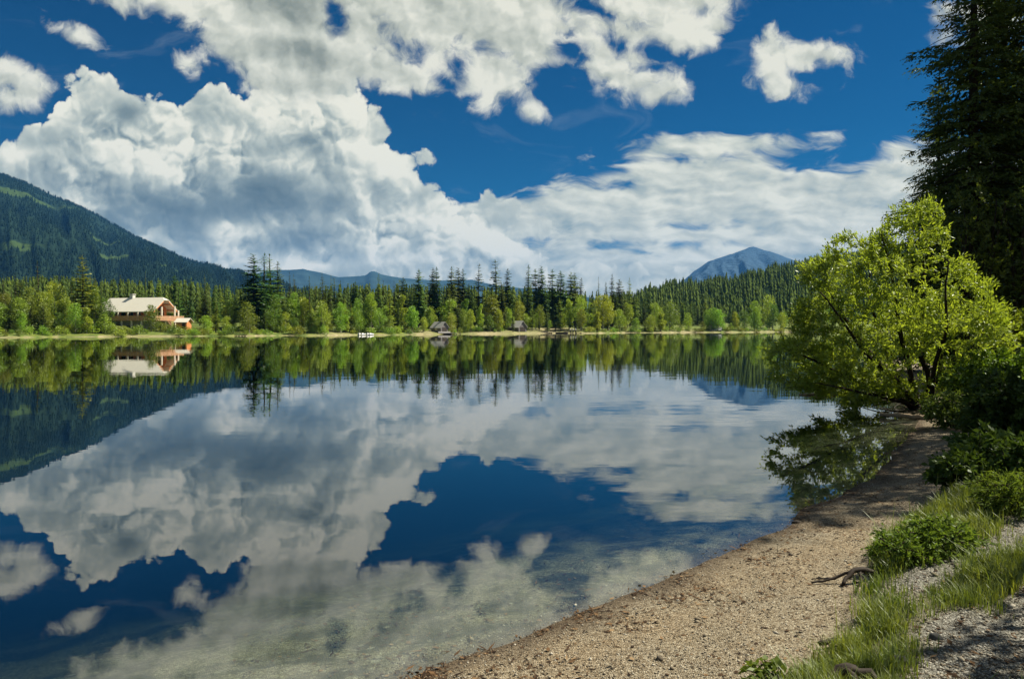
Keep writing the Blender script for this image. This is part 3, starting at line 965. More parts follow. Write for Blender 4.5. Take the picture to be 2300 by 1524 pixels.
def broad_shape(H, Wd, n, g, z0=0.18, clumps=16, size=0.5, round_=0.5):
    """leaf clumps of a broadleaf crown"""
    Cc, Rc = [], []
    for i in range(clumps):
        t = (i + g.uniform(0.2, 0.8)) / clumps
        z = z0 + (0.93 - z0) * t
        prof = math.sin(math.pi * min(max((z - z0 + 0.10) / (1.08 - z0), 0.02), 0.98)) ** round_ * (1.12 - 0.45 * t)
        a = g.uniform(0, 6.283); rr = Wd * 0.5 * prof * math.sqrt(g.uniform(0.05, 1.0)) * 0.8
        Cc.append((rr * math.cos(a), rr * math.sin(a), z * H)); Rc.append(g.uniform(0.17, 0.30) * Wd * (0.6 + 0.5 * prof))
    Cc = np.array(Cc); Rc = np.array(Rc)
    k = g.choice(len(Rc), n, p=Rc ** 2 / np.sum(Rc ** 2))
    v = unit(g.normal(0, 1, (n, 3))); v[:, 2] *= 0.8
    rad = Rc[k] * g.uniform(0.45, 1.08, n) ** 0.6
    C = Cc[k] + v * rad[:, None]
    A = unit(v + g.normal(0, 0.8, (n, 3)) + np.array([0, 0, 0.1])) * (size * g.uniform(0.6, 1.4, n))[:, None]
    B = unit(np.cross(A, g.normal(0, 1, (n, 3)))) * (size * 0.36 * g.uniform(0.7, 1.3, n))[:, None]
    ok = C[:, 2] > 0.05 * H
    V, Q = leaf_quads(C[ok], A[ok], B[ok])
    return V, Q, Cc


def trunk_mesh(H, r0, g, limbs=None, top=0.97, sides=6):
    zz = np.linspace(-0.03, top, 8)
    off = np.cumsum(g.normal(0, 0.004, (8, 2)), 0) * H; off -= off[0]
    P = np.stack([off[:, 0] * 0.5, off[:, 1] * 0.5, zz * H], -1)
    paths = [P]; rads = [r0 * np.array([1.25, 0.95, 0.82, 0.68, 0.54, 0.4, 0.25, 0.06])]
    if limbs is not None:
        for c in limbs:
            z_ = max(0.12 * H, c[2] - 0.25 * H - 0.3 * math.hypot(c[0], c[1]))
            a = np.array([0, 0, z_]); b = np.array(c)
            mid = (a + b) / 2 + np.array([0, 0, -0.03 * H])
            paths.append(np.array([a, mid, b])); rads.append(np.array([0.35, 0.24, 0.08]) * r0)
    return tube_np(paths, rads, sides)


def tree_proto(name, crown, trunk, mc, mb_, H):
    r_ = empty(name)
    c = link_mesh('crown', np_mesh(name + '_crown', crown[0], None, crown[1]), mc, r_)
    t = link_mesh('trunk', np_mesh(name + '_trunk', trunk[0], None, trunk[1], smooth=True), mb_, r_)
    r_['H'] = H
    return r_


PROTO = {}


def make_protos():
    g = np.random.default_rng(11)
    def sp(key, n, name, m, trunk_r, **kw):
        PROTO[key] = []
        for i in range(n):
            H = 20.0
            a = dict(kw); a['Rb'] = kw['Rb'] * g.uniform(0.72, 1.35); a['power'] = kw.get('power', 0.85) * g.uniform(0.8, 1.25); a['sparse'] = kw.get('sparse', 0.04) * g.uniform(0.4, 2.0)
            V, Q = spruce_shape(H, g=g, **a)
            PROTO[key].append(tree_proto(name, (V, Q), trunk_mesh(H, trunk_r, g), m, M['bark'], H))
    sp('spruce', 10, 'spruce_tree', M['spruce'], 0.24, Rb=2.9, nw=34, nb=8, ns=5, z0=0.08, width=1.7)
    sp('tall', 6, 'spruce_tree', M['spruce'], 0.27, Rb=2.5, nw=46, nb=9, ns=5, z0=0.16, sparse=0.03, power=0.55, droop=0.32, width=2.6)
    sp('thin', 3, 'spruce_tree', M['spruce'], 0.2, Rb=2.3, nw=36, nb=8, ns=5, z0=0.30, sparse=0.06, power=0.5, droop=0.3, width=3.2)
    sp('larch', 6, 'larch_tree', M['spruce_light'], 0.2, Rb=3.0, nw=36, nb=8, ns=5, z0=0.12, sparse=0.08, power=0.7, droop=0.15, width=2.2)
    PROTO['broad'] = []
    for i in range(9):
        V, Q, Cc = broad_shape(12.0, 6.2 * g.uniform(0.6, 1.25), 3000, g, g.uniform(0.06, 0.24), int(g.integers(13, 30)), g.uniform(0.3, 0.44), g.uniform(0.35, 1.1))
        PROTO['broad'].append(tree_proto('broadleaf_tree', (V, Q), trunk_mesh(12.0, 0.2, g, Cc[:9], 0.8), M['broad'], M['bark_pale'], 12.0))
    PROTO['bush'] = []
    for i in range(4):
        V, Q, Cc = broad_shape(2.0, 2.8, 620, g, 0.12, 11, 0.22, 0.35)
        r_ = empty('shrub'); r_['H'] = 2.0
        link_mesh('foliage', np_mesh('shrub_foliage', V, None, Q), M['broad'], r_)
        T = tube_np([np.array([[0, 0, -0.1], c * 0.5, c]) for c in Cc[:6]], [np.array([0.05, 0.035, 0.015])] * 6, 5)
        link_mesh('stems', np_mesh('shrub_stems', T[0], None, T[1]), M['bark'], r_)
        PROTO['bush'].append(r_)


make_protos()
USED = set()


def plant(key, x, y, H, label, cat, group=None, wid=1.0, i=None, z=None, sink=0.15):
    lst = PROTO[key]
    p = lst[int(rng.integers(len(lst))) if i is None else i % len(lst)]
    if p.name in USED:
        o = copy_tree(p)
    else:
        o = p; USED.add(p.name)
    s = H / p['H']
    o.location = (x, y, (gz(x, y) if z is None else z) - sink)
    o.rotation_euler = (R(rng.normal(0, 1.0)), R(rng.normal(0, 1.0)), rng.uniform(0, 6.283))
    o.scale = (s * wid, s * wid, s)
    for k in ('label', 'category', 'group'):
        if k in o: del o[k]
    return tag(o, label, cat, group)


def shore_D(p):
    return EYE * FPX / (np.interp(p, [a for a, _ in FAR[::-1]], [b for _, b in FAR[::-1]]) - HOR)


def plant_px(key, p, ytop, back, label, cat, group=None, wid=1.0, i=None):
    """a tree whose top is seen at (p, ytop), standing BACK metres behind the far waterline"""
    D = shore_D(p) + back
    x = (p - CXP) / FPX * D
    z = gz(x, D)
    H = (HOR - ytop) / FPX * D + EYE - z
    return plant(key, x, D, H, label, cat, group, wid, i, z)


# ---- trees of the far shore that one can tell apart
def far_trees():
    S, L_, B = 'spruce', 'larch', 'broadleaf tree'
    named = [
        ('tall', 568, 569, 14, 1.25, 'tall dark spruce with ragged top, just left of the thick twin-topped spruce'),
        ('spruce', 597, 566, 16, 1.7, 'front one of the two tall spruces that make the thick twin-topped clump above the shore'),
        ('spruce', 607, 567, 20, 1.8, 'right hand spruce of the thick twin-topped clump above the shore'),
        ('tall', 624, 585, 19, 1.3, 'slightly shorter dark spruce leaning against the right of the twin-topped clump'),
        ('spruce', 652, 608, 12, .75, 'dark narrow spruce beside the bright birch, right of the twin-topped clump'),
        ('spruce', 664, 613, 17, .7, 'short-topped dark spruce second to the right of the twin-topped clump'),
        ('spruce', 694, 618, 12, .95, 'broad reddish-topped spruce in the gap before the blue hills'),
        ('spruce', 727, 611, 30, .9, 'spruce with a blunt dark top against the low blue hills'),
        ('spruce', 744, 616, 34, .8, 'pointed spruce just right of the blunt-topped one before the blue hills'),
        ('spruce', 850, 611, 40, .85, 'spruce with its tip right beside the small blue knoll'),
        ('tall', 904, 621, 30, 1.0, 'mid green spruce just before the first slim tall spruce of the row'),
        ('tall', 940, 603, 22, .95, 'slim spruce with tufted top, first of the tall row left of the boathouse'),
        ('tall', 970, 600, 30, .85, 'left one of the slim close pair of spruces over the weathered boathouse'),
        ('tall', 983, 598, 26, .85, 'right one of the slim close pair of spruces over the weathered boathouse'),
        ('tall', 1011, 597, 24, 1.0, 'dark round-headed spruce right above the weathered boathouse'),
        ('tall', 1028, 600, 27, 1.0, 'middle spruce of the dark trio to the right of the weathered boathouse'),
        ('tall', 1041, 602, 24, 1.35, 'widest spruce of the dark trio to the right of the weathered boathouse'),
        ('thin', 1075, 590, 18, 1.15, 'bare-stemmed conifer with a small dark tuft at its top'),
        ('thin', 1113, 582, 16, 1.5, 'tallest thin spruce of the middle shore with short ladder-like branches'),
        ('tall', 1124, 632, 14, 1.1, 'short dense spruce at the foot of the tallest thin one'),
        ('tall', 1139, 601, 26, 1.05, 'slim dark spruce just left above the grey boathouse'),
        ('tall', 1184, 593, 20, 1.05, 'tall spruce with heavy dark top right above the grey boathouse'),
        ('thin', 1203, 602, 26, 1.3, 'thin see-through spruce between two dark-topped ones, right of the grey boathouse'),
        ('tall', 1217, 596, 22, .9, 'spruce with a bushy dark tip, second tall one right of the grey boathouse'),
        ('thin', 1239, 603, 30, 1.3, 'faint thin spruce in the gap of pale sky above the sandy landing'),
        ('tall', 1257, 607, 20, 1.25, 'broad dark spruce standing above the sandy landing'),
        ('tall', 1281, 610, 24, .95, 'left one of a close pair of spruces behind the jetty posts'),
        ('tall', 1292, 611, 28, .95, 'right one of a close pair of spruces behind the jetty posts'),
        ('tall', 1301, 622, 30, 1.2, 'thin spruce with needle tip beside the pair behind the jetty posts'),
        ('spruce', 1343, 620, 24, .8, 'solid dark cone-shaped spruce right of the jetty posts'),
        ('tall', 1362, 632, 30, .9, 'small spruce top between the solid cone-shaped one and the tufted one'),
        ('tall', 1375, 614, 26, 1.0, 'tufted spruce that is the last tall one before the wooded hill begins'),
        ('tall', 1389, 626, 30, 1.1, 'thin crooked-topped spruce next to the last tall tufted one'),
        ('larch', 1415, 622, 34, .7, 'feathery larch top standing free before the wooded hill'),
        ('larch', 185, 572, 12, 1.2, 'tall feathery yellow-green larch left of the lodge, highest on that shore'),
        ('spruce', 88, 583, 12, 1.25, 'dark spruce with stacked dense branches, left of the tall feathery larch'),
        ('spruce', 464, 614, 24, .9, 'lone dark spruce standing to the right of the lodge shed'),
        ('spruce', 226, 655, 6, 1.15, 'dark spruce hiding the left gable end of the lodge'),
        ('spruce', 246, 668, 9, 1.1, 'smaller dark spruce in front of the lodge roof'),
        ('larch', 1009, 640, 12, 1.0, 'pale cone-shaped larch right behind the weathered boathouse'),
        ('larch', 876, 640, 12, 1.2, 'wide pale larch between the tallest round broadleaf and the slim spruces'),
    ]
    for key, p, y, bk, w, lab in named:
        plant_px(key, p, y, bk, lab, L_ if key == 'larch' else S, wid=w * (1.25 if key != 'thin' else 1.15))
    bl = [
        (617, 660, 8, .85, 'bright broadleaf tree right in front of the twin-topped spruce clump'),
        (660, 652, 11, .6, 'tall narrow bright birch beside the dark spruces right of the twin-topped clump'),
        (722, 672, 4, .9, 'rounded light green tree reaching down to the water left of the white boats'),
        (765, 674, 6, .85, 'light green tree with a slanting outline, between two rounder ones by the boats'),
        (803, 664, 9, .7, 'narrow bright tree directly behind the white rowing boats'),
        (834, 653, 7, .75, 'tallest rounded bright tree of the shore, right of the white rowing boats'),
        (966, 690, 10, .95, 'low pale broadleaf tree behind the weathered boathouse'),
        (1043, 690, 5, .7, 'small pale tree with a visible white stem between the boathouses'),
        (1080, 680, 6, .65, 'bright sapling under the bare-stemmed conifer'),
        (1120, 690, 6, .8, 'bright round bush-like tree left of the grey boathouse'),
        (1212, 682, 12, .8, 'light green tree above the sandy landing'),
        (1278, 669, 10, .85, 'full round broadleaf tree with dark foot behind the jetty posts'),
        (1367, 664, 14, .75, 'bright yellow-green broadleaf tree right of the cone-shaped spruce'),
        (1340, 700, 6, .9, 'low bright broadleaf tree at the water right of the jetty'),
        (1598, 688, 6, 1.0, 'yellowish round tree by the little hut at the far end'),
        (1652, 698, 8, .8, 'upright oval pale tree right of the little hut'),
        (1695, 672, 10, .75, 'slender tall pale tree near the far end of the shore'),
        (1724, 660, 26, 1.0, 'round yellow-green crown standing out of the dark far wood'),
        (1759, 695, 8, .8, 'oval bright tree next to the far end of the shore, before the willow'),
        (10, 652, 10, 1.0, 'bright broadleaf tree at the very left edge of the picture'),
        (42, 664, 7, .9, 'bright broadleaf tree second from the left edge'),
        (66, 640, 12, .8, 'bright taller broadleaf tree left of the stacked dark spruce'),
        (125, 628, 12, .85, 'leafy tree between the stacked dark spruce and the tall feathery larch'),
        (148, 660, 8, .8, 'light leafy tree just left below the tall feathery larch'),
        (214, 640, 12, .7, 'leafy bright tree between the tall feathery larch and the lodge'),
    ]
    for p, y, bk, w, lab in bl:
        plant_px('broad', p, y, bk, lab, B, wid=w)
    # the small round tree in front of the lodge gable
    plant_px('broad', 340, 681, 7.5, 'small round tree in front of the gable of the orange lodge', B, wid=1.15)


far_trees()


# ---- the rest of the wood along the far shore
SKYL = ([-200, 0, 60, 140, 230, 300, 420, 480, 550, 640, 700, 760, 820, 900, 960, 1020, 1100, 1180, 1260, 1340, 1400, 1450, 1500, 1560, 1620, 1700, 1800, 1950, 2100],
        [600, 608, 604, 604, 612, 612, 614, 622, 632, 634, 628, 622, 622, 622, 626, 624, 628, 628, 632, 640, 644, 650, 655, 664, 668, 672, 676, 690, 700])


def region(p):
    if p < 240: return 'left of the lodge'
    if p < 460: return 'behind the lodge'
    if p < 700: return 'round the twin-topped clump'
    if p < 920: return 'behind the white rowing boats'
    if p < 1160: return 'behind the two boathouses'
    if p < 1420: return 'behind the sandy landing and jetty'
    return 'below the wooded hill at the far end'


def fill_wood():
    ns = nb = 0
    # three rows of conifers, denser behind
    for row, (bk0, bk1, dy, step) in enumerate([(3, 14, 40, 20.0), (18, 40, 14, 16.0), (46, 75, 3, 14.0)]):
        p = -90.0
        while p < 1880:
            p += step * rng.uniform(0.6, 1.4)
            if 250 < p < 440 and row == 0: continue
            bk = rng.uniform(bk0, bk1)
            if 235 < p < 450: bk += 32
            y = np.interp(p, *SKYL) + dy + abs(rng.normal(0, 22)) - (10 if rng.uniform() < .25 else 0) + (rng.uniform(0, 26) if row < 2 else 0)
            key = 'spruce' if rng.uniform() < (0.40 if row == 0 else 0.68) else ('larch' if rng.uniform() < 0.72 else 'tall')
            nm = 'larch' if key == 'larch' else 'spruce'
            plant_px(key, p, y, bk, ('pale green larch' if nm == 'larch' else 'dark green spruce') + ' in the mixed wood ' + region(p), nm,
                     ('larches' if nm == 'larch' else 'spruces') + ' of the wood ' + region(p), wid=rng.uniform(1.0, 1.7))
            ns += 1
    for row, (bk0, bk1, y0, y1, step) in enumerate([(3, 8, 716, 684, 38.0), (8, 16, 694, 656, 46.0)]):
        p = -70.0
        while p < 1860:
            p += step * rng.uniform(0.55, 1.45)
            if 252 < p < 432: continue
            if 958 < p < 1012 or 1132 < p < 1190 or 1195 < p < 1300: bk0_, lift = 12, 8
            else: bk0_, lift = bk0, 0
            if p > 1400: lift += 8
            y = rng.uniform(y1, y0) + lift - (14 if p < 230 else 0) + (14 if 460 < p < 560 else 0)
            plant_px('broad', p, y, rng.uniform(bk0_, bk1 + bk0_ - bk0), 'bright green broadleaf tree in the leafy fringe ' + region(p), 'broadleaf tree', 'broadleaf trees of the fringe ' + region(p), wid=rng.uniform(0.85, 1.35))
            nb += 1
    p = -60.0
    nsh = 0
    while p < 1850:
        p += 9.5 * rng.uniform(0.5, 1.5)
        D = shore_D(p)
        bk = rng.uniform(0.6, 9.0)
        if 1195 < p < 1300 or 740 < p < 790 or 1130 < p < 1188 or 962 < p < 1008: continue
        h = rng.uniform(0.9, 2.3)
        x = (p - CXP) / FPX * (D + bk)
        plant('bush', x, D + bk, h, 'low bright shrub on the grassy bank ' + region(p), 'shrub', 'shrubs on the bank ' + region(p), wid=rng.uniform(0.8, 1.5), sink=0.05)
        nsh += 1
    print('filled', ns, nb, nsh)


fill_wood()


def drop_unused():
    for k in PROTO:
        for p in list(PROTO[k]):
            if p.name not in USED:
                for ch in list(p.children):
                    bpy.data.objects.remove(ch)
                PROTO[k].remove(p)
                bpy.data.objects.remove(p)


drop_unused()


# ---- woods nobody could count: the hill at the far end, the mountain side, the depth of the shore wood
def tiny_conifers(name, P, H, Rr, m, label, g, levels=5, sides=5):
    """many small conifers as one mesh: stacked ragged skirts"""
    n = len(P)
    Vs, Ts = [], []
    base = 0
    for l in range(levels):
        t0 = l / levels; t1 = min(1.0, t0 + 1.75 / levels)
        apex = P + np.stack([np.zeros(n), np.zeros(n), H * t1], -1)
        r = Rr * (1 - t0) ** 0.85
        ring = []
        a0 = g.uniform(0, 6.28, n)
        for k in range(sides * 2):
            a = a0 + k * math.pi / sides
            rk = r * (g.uniform(0.8, 1.25, n) if k % 2 == 0 else g.uniform(0.35, 0.6, n))
            zz = H * (t0 + 0.05 + (0.0 if k % 2 == 0 else 0.06)) + g.normal(0, 0.012, n) * H
            ring.append(P + np.stack([np.cos(a) * rk, np.sin(a) * rk, zz], -1))
        V = np.stack([apex] + ring, 1)
        Vs.append(V.reshape(-1, 3))
        s2 = sides * 2
        i = np.arange(n)[:, None] * (s2 + 1); k = np.arange(s2)[None, :]
        Ts.append(np.stack([i + 0 * k, i + 1 + k, i + 1 + (k + 1) % s2], -1).reshape(-1, 3) + base)
        base += n * (s2 + 1)
    o = link_mesh(name, np_mesh(name, np.concatenate(Vs), np.concatenate(Ts)), m)
    return tag(o, label, None, None, 'stuff')


def on_grid(Vg, u, t):
    """points on a ridge grid: u along 0..1, t up 0..1 of the front face"""
    nr, na = Vg.shape[:2]
    fr = nr - 11
    a = np.clip(u * (na - 1), 0, na - 1.001); b = np.clip(t * (fr - 1), 0, fr - 1.001)
    ai = a.astype(int); bi = b.astype(int); fa = (a - ai)[:, None]; fb = (b - bi)[:, None]
    return (Vg[bi, ai] * (1 - fa) + Vg[bi, ai + 1] * fa) * (1 - fb) + (Vg[bi + 1, ai] * (1 - fa) + Vg[bi + 1, ai + 1] * fa) * fb


def mass_woods():
    g = np.random.default_rng(23)
    # hill at the far end
    n = 3600
    u = g.uniform(0.02, 0.62, n); t = np.concatenate([g.uniform(0.0, 1.0, n - 350), g.uniform(0.97, 1.0, 350)])
    P = on_grid(HLV, u, t)
    H = 8 + 15 * g.beta(2.2, 1.8, n); Rr = np.clip(H * g.uniform(0.13, 0.26, n), 1.6, 3.6)
    P[:, 2] -= 0.8
    tiny_conifers('forest', P, H, Rr, M['hill_wood'], 'dense conifer forest covering the hill at the far end', g)
    # depth of the wood on the low ground behind the shore
    n = 1500
    p = g.uniform(-250, 1650, n); D = shore_D(p) + 55 + 150 * g.uniform(0, 1, n) ** 1.3
    D = D + np.where((p > 220) & (p < 460), 20, 0)
    X = (p - CXP) / FPX * D
    Z = ground_h(X, D)
    ytop = np.interp(p, *SKYL) + np.abs(g.normal(0, 20, n)) + 12
    H = np.clip((HOR - ytop) / FPX * D + EYE - Z, 6, 40)
    tiny_conifers('forest', np.stack([X, D, Z - 0.3], -1), H, H * g.uniform(0.14, 0.2, n), M['hill_wood'], 'deep dark conifer forest behind the trees of the far shore', g, levels=8, sides=6)
    # mountain side
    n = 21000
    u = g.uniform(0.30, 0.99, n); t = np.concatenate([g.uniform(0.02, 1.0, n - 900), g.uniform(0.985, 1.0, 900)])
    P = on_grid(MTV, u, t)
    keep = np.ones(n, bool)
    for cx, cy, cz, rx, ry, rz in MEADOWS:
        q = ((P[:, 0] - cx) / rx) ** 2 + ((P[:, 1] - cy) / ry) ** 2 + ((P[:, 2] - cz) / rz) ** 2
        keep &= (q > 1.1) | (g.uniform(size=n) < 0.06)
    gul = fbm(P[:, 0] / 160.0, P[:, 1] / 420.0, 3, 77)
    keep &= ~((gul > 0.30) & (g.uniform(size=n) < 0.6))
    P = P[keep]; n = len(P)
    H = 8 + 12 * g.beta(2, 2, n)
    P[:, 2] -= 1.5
    tiny_conifers('forest', P, H, H * g.uniform(0.17, 0.25, n), M['mount_wood_cloud_shade'], 'dark conifer forest covering the mountain side', g, levels=2, sides=4)


mass_woods()
# ==== END FAR

# ------------------------------------------------------------------ buildings, boats and jetties on the far shore
M['lodge_wood'] = wood_mat('orange_larch_boards', (0.52, 0.19, 0.07), (0.70, 0.30, 0.13), 3, (0.6, 0.6, 9))
M['rail_wood'] = wood_mat('pale_orange_rail', (0.50, 0.27, 0.15), (0.66, 0.40, 0.25), 3, (1, 1, 9))
M['roof_pale'] = wood_mat('pale_shingles', (0.56, 0.54, 0.45), (0.70, 0.67, 0.57), 2.2, (1, 5, 5), 0.7)
M['white_post'] = wood_mat('white_post', (0.62, 0.56, 0.44), (0.78, 0.72, 0.6), 4, (8, 8, 1))
M['hut_wood'] = wood_mat('weathered_boards', (0.12, 0.11, 0.11), (0.26, 0.245, 0.24), 3, (7, 7, 0.6))
M['hut_roof'] = wood_mat('weathered_shingles', (0.24, 0.24, 0.22), (0.40, 0.40, 0.36), 3, (1, 6, 6))
M['hut_roof_pale'] = wood_mat('pale_grey_roof', (0.38, 0.38, 0.36), (0.55, 0.55, 0.51), 3, (1, 6, 6))
M['dark_wood'] = wood_mat('dark_boards', (0.03, 0.025, 0.02), (0.08, 0.065, 0.05), 3, (7, 7, 0.6))
M['jetty'] = wood_mat('jetty_planks', (0.34, 0.31, 0.27), (0.56, 0.52, 0.46), 3, (6, 0.8, 1))
M['render'] = wood_mat('lime_render', (0.55, 0.52, 0.46), (0.68, 0.65, 0.58), 1.0, (1, 1, 1), 0.9)
_m, _n = mat('dark_window_glass'); out(_n, princ(_n, (0.015, 0.02, 0.025, 1), 0.08, None, 0.6)); M['glass'] = _m
_m, _n = mat('white_boat_paint'); out(_n, princ(_n, (0.75, 0.75, 0.72, 1), 0.35, None, 0.5)); M['boat_white'] = _m
_m, _n = mat('blue_boat_trim'); out(_n, princ(_n, (0.05, 0.12, 0.22, 1), 0.4, None, 0.5)); M['boat_trim'] = _m
_m, _n = mat('pale_tarpaulin'); out(_n, princ(_n, (0.26, 0.25, 0.24, 1), 0.6, None, 0.3)); M['tarp'] = _m
_m, _n = mat('stone_chimney'); out(_n, princ(_n, (0.55, 0.54, 0.5, 1), 0.9, None, 0.2)); M['chimney'] = _m


def gable_roof(L, Wd, zE, zR, th, ox, oy, hip=0.0):
    """two sloping slabs along X; returns an MB. zE height at the wall plate, zR at the ridge; ox, oy overhangs; hip cuts the +X end."""
    mb = MB()
    k = (zR - zE) / (Wd / 2)
    ye = Wd / 2 + oy; ze = zE - k * oy
    x0, x1 = -L / 2 - ox, L / 2 + ox
    for s in (-1, 1):
        pts = [(x0, 0, zR), (x1 - hip, 0, zR), (x1, s * hip * 0.62, zR - k * hip * 0.62), (x1, s * ye, ze), (x0, s * ye, ze)] if hip else [(x0, 0, zR), (x1, 0, zR), (x1, s * ye, ze), (x0, s * ye, ze)]
        mb.prism(pts, (0, 0, th))
    if hip:
        mb.prism([(x1 - hip, 0, zR + 0.004), (x1, -hip * 0.62, zR - k * hip * 0.62 + 0.004), (x1, hip * 0.62, zR - k * hip * 0.62 + 0.004)], (0, 0, th))
    return mb


def lodge():
    D = 226.0
    c = px(309, 736, D)
    zg = 2.1
    root = empty('lodge', (c.x, c.y, zg), R(-20))
    tag(root, 'orange wooden lodge with a wide pale roof, balcony and arched gable', 'lodge')
    L, Wd = 18.0, 7.6
    zf, zE, zR = 2.35, 5.2, 8.35
    mb = MB(); mb.box(-L / 2, L / 2 - 0.6, -Wd / 2 + 0.8, Wd / 2, -1.0, zf); mb.build('lower_wall', M['render'], root)
    # upper storey: boards, gable end set back under a deep roof
    mb = MB()
    mb.box(-L / 2, L / 2 - 2.0, -Wd / 2 + 0.9, Wd / 2 - 0.3, zf + 0.003, zE + 0.25)
    gx = L / 2 - 2.0
    mb.prism([(gx, -Wd / 2 + 0.9, zE + 0.25), (gx, Wd / 2 - 0.3, zE + 0.25), (gx, 0, zR - 0.15)], (-L + 2.4, 0, 0))
    mb.build('upper_wall', M['lodge_wood'], root)
    rf = gable_roof(L, Wd, zE, zR, 0.22, 1.2, 1.0, 1.3).build('roof', M['roof_pale'], root)
    mb = MB(); mb.box(-2.6, -1.5, -0.3, 0.7, zR - 0.4, zR + 1.15); mb.box(-2.75, -1.35, -0.45, 0.85, zR + 1.152, zR + 1.3); mb.build('chimney', M['chimney'], rf)
    mb = MB(); mb.box(-L / 2 - 3.2, -L / 2 - 1.31, -Wd / 2 - 0.4, 0.8, zE - 1.2, zE + 0.4); mb.build('side_wing', M['lodge_wood'], root)
    mb = MB(); mb.prism([(-L / 2 - 4.4, -Wd / 2 - 1.6, zE - 0.1), (-L / 2 - 1.35, -Wd / 2 - 1.6, zE - 0.1), (-L / 2 - 1.35, 1.2, zE + 2.2), (-L / 2 - 4.4, 1.2, zE + 2.2)], (0, 0, 0.18)); mb.build('wing_roof', M['roof_pale'], root)
    # orange purlins and bargeboards under the gable
    mb = MB()
    k = (zR - zE) / (Wd / 2)
    for s in (-1, 1):
        a = Vector((L / 2 + 1.2, s * 0.95, zR - k * 0.95 - 0.34)); b = Vector((L / 2 + 1.2, s * (Wd / 2 + 1.15), zE - k * 1.15 - 0.34))
        mb.prism([a, b, b + Vector((0, 0, 0.32)), a + Vector((0, 0, 0.32))], (-0.12, 0, 0))
    for yy in (-Wd / 2, -Wd / 4, Wd / 4, Wd / 2):
        zz = zR - k * abs(yy) - 0.32
        mb.box(gx, L / 2 + 1.05, yy - 0.1, yy + 0.1, zz, zz + 0.28)
    mb.build('gable_beams', M['lodge_wood'], root)
    # arched window wall in the gable
    w = MB()
    pts = [(gx + 0.02, yy, zz) for yy, zz in [(-2.3, zf + 0.3), (2.3, zf + 0.3), (2.3, zf + 2.2), (1.8, zf + 3.3), (1.0, zf + 4.1), (0, zf + 4.4), (-1.0, zf + 4.1), (-1.8, zf + 3.3), (-2.3, zf + 2.2)]]
    w.prism(pts, (0.06, 0, 0)); gw = w.build('gable_window', M['glass'], root)
    m2 = MB()
    for yy in (-1.2, 0.0, 1.2):
        m2.box(gx + 0.083, gx + 0.2, yy - 0.07, yy + 0.07, zf + 0.3, zf + 4.0 - abs(yy) * 0.4)
    m2.box(gx + 0.084, gx + 0.18, -2.3, 2.3, zf + 2.1, zf + 2.25)
    m2.build('mullions', M['white_post'], gw)
    for i in range(5):
        x = -L / 2 + 1.6 + i * 2.7
        f = MB(); f.box(x - 0.8, x + 0.8, -Wd / 2 + 0.80, -Wd / 2 + 0.897, zf + 0.35, zf + 2.15); fo = f.build('window', M['glass'], root)
        f = MB()
        for (xa, xb, za, zb) in ((x - 0.9, x + 0.9, zf + 0.25, zf + 0.345), (x - 0.9, x + 0.9, zf + 2.155, zf + 2.26), (x - 0.9, x - 0.805, zf + 0.35, zf + 2.15), (x + 0.805, x + 0.9, zf + 0.35, zf + 2.15)):
            f.box(xa, xb, -Wd / 2 + 0.78, -Wd / 2 + 0.896, za, zb)
        f.build('frame', M['lodge_wood'], fo)
    # balcony round the front and the gable end
    mb = MB()
    bx = L / 2 + 2.6
    mb.box(-L / 2, bx, -Wd / 2 - 1.6, -Wd / 2 + 0.79, zf - 0.25, zf - 0.02)
    mb.box(L / 2 - 0.55, bx, -Wd / 2 + 0.795, Wd / 2 + 1.4, zf - 0.25, zf - 0.02)
    mb.build('balcony', M['rail_wood'], root)
    mb = MB()
    y0 = -Wd / 2 - 1.6
    for z in (0.12, 0.34, 0.56, 0.78):
        mb.box(-L / 2, bx, y0, y0 + 0.05, zf + z, zf + z + 0.17)
        mb.box(bx - 0.05, bx, y0 + 0.055, Wd / 2 + 1.4, zf + z, zf + z + 0.17)
    mb.box(-L / 2, bx + 0.04, y0 - 0.05, y0 + 0.1, zf + 0.97, zf + 1.06)
    mb.box(bx - 0.1, bx + 0.05, y0 + 0.105, Wd / 2 + 1.4, zf + 0.97, zf + 1.06)
    for i in range(9):
        xx = -L / 2 + 0.1 + i * 2.35
        mb.box(xx, xx + 0.12, y0 + 0.055, y0 + 0.15, zf - 0.015, zf + 0.965)
    mb.build('railing', M['rail_wood'], root)
    for xx in (-5.4, -1.9, 1.6, 5.1, 8.1):
        p = MB(); p.box(xx - 0.19, xx + 0.19, y0 + 0.2, y0 + 0.55, zf - 0.015, zE - 0.85); p.build('post', M['white_post'], root)
    for yy in (-2.6, 0.4, 2.2, 3.6):
        p = MB(); p.box(bx - 0.75, bx - 0.4, yy - 0.18, yy + 0.18, zf - 0.015, zR - k * abs(yy) - 0.35 if abs(yy) > 2 else zf + 1.0); p.build('post', M['white_post'], root)
    for xx in (-4, -0.5, 3, 6.5, 10.2):
        p = MB(); p.box(xx - 0.2, xx + 0.2, y0 + 0.15, y0 + 0.5, -1.0, zf - 0.255); p.build('pillar', M['white_post'], root)
    for yy in (-1.2, 2.2):
        p = MB(); p.box(bx - 0.6, bx - 0.25, yy - 0.18, yy + 0.18, -1.0, zf - 0.255); p.build('pillar', M['white_post'], root)
    # open timber steps down from the terrace
    mb = MB()
    for i in range(7):
        mb.box(bx + 0.3 * i, bx + 0.3 * i + 0.34, -1.0, 1.6, zf - 0.3 - 0.34 * i, zf - 0.22 - 0.34 * i)
    mb.prism([(bx, -1.1, zf - 0.5), (bx + 2.2, -1.1, -0.4), (bx + 2.2, -1.1, -0.1), (bx, -1.1, zf - 0.2)], (0, 0.09, 0))
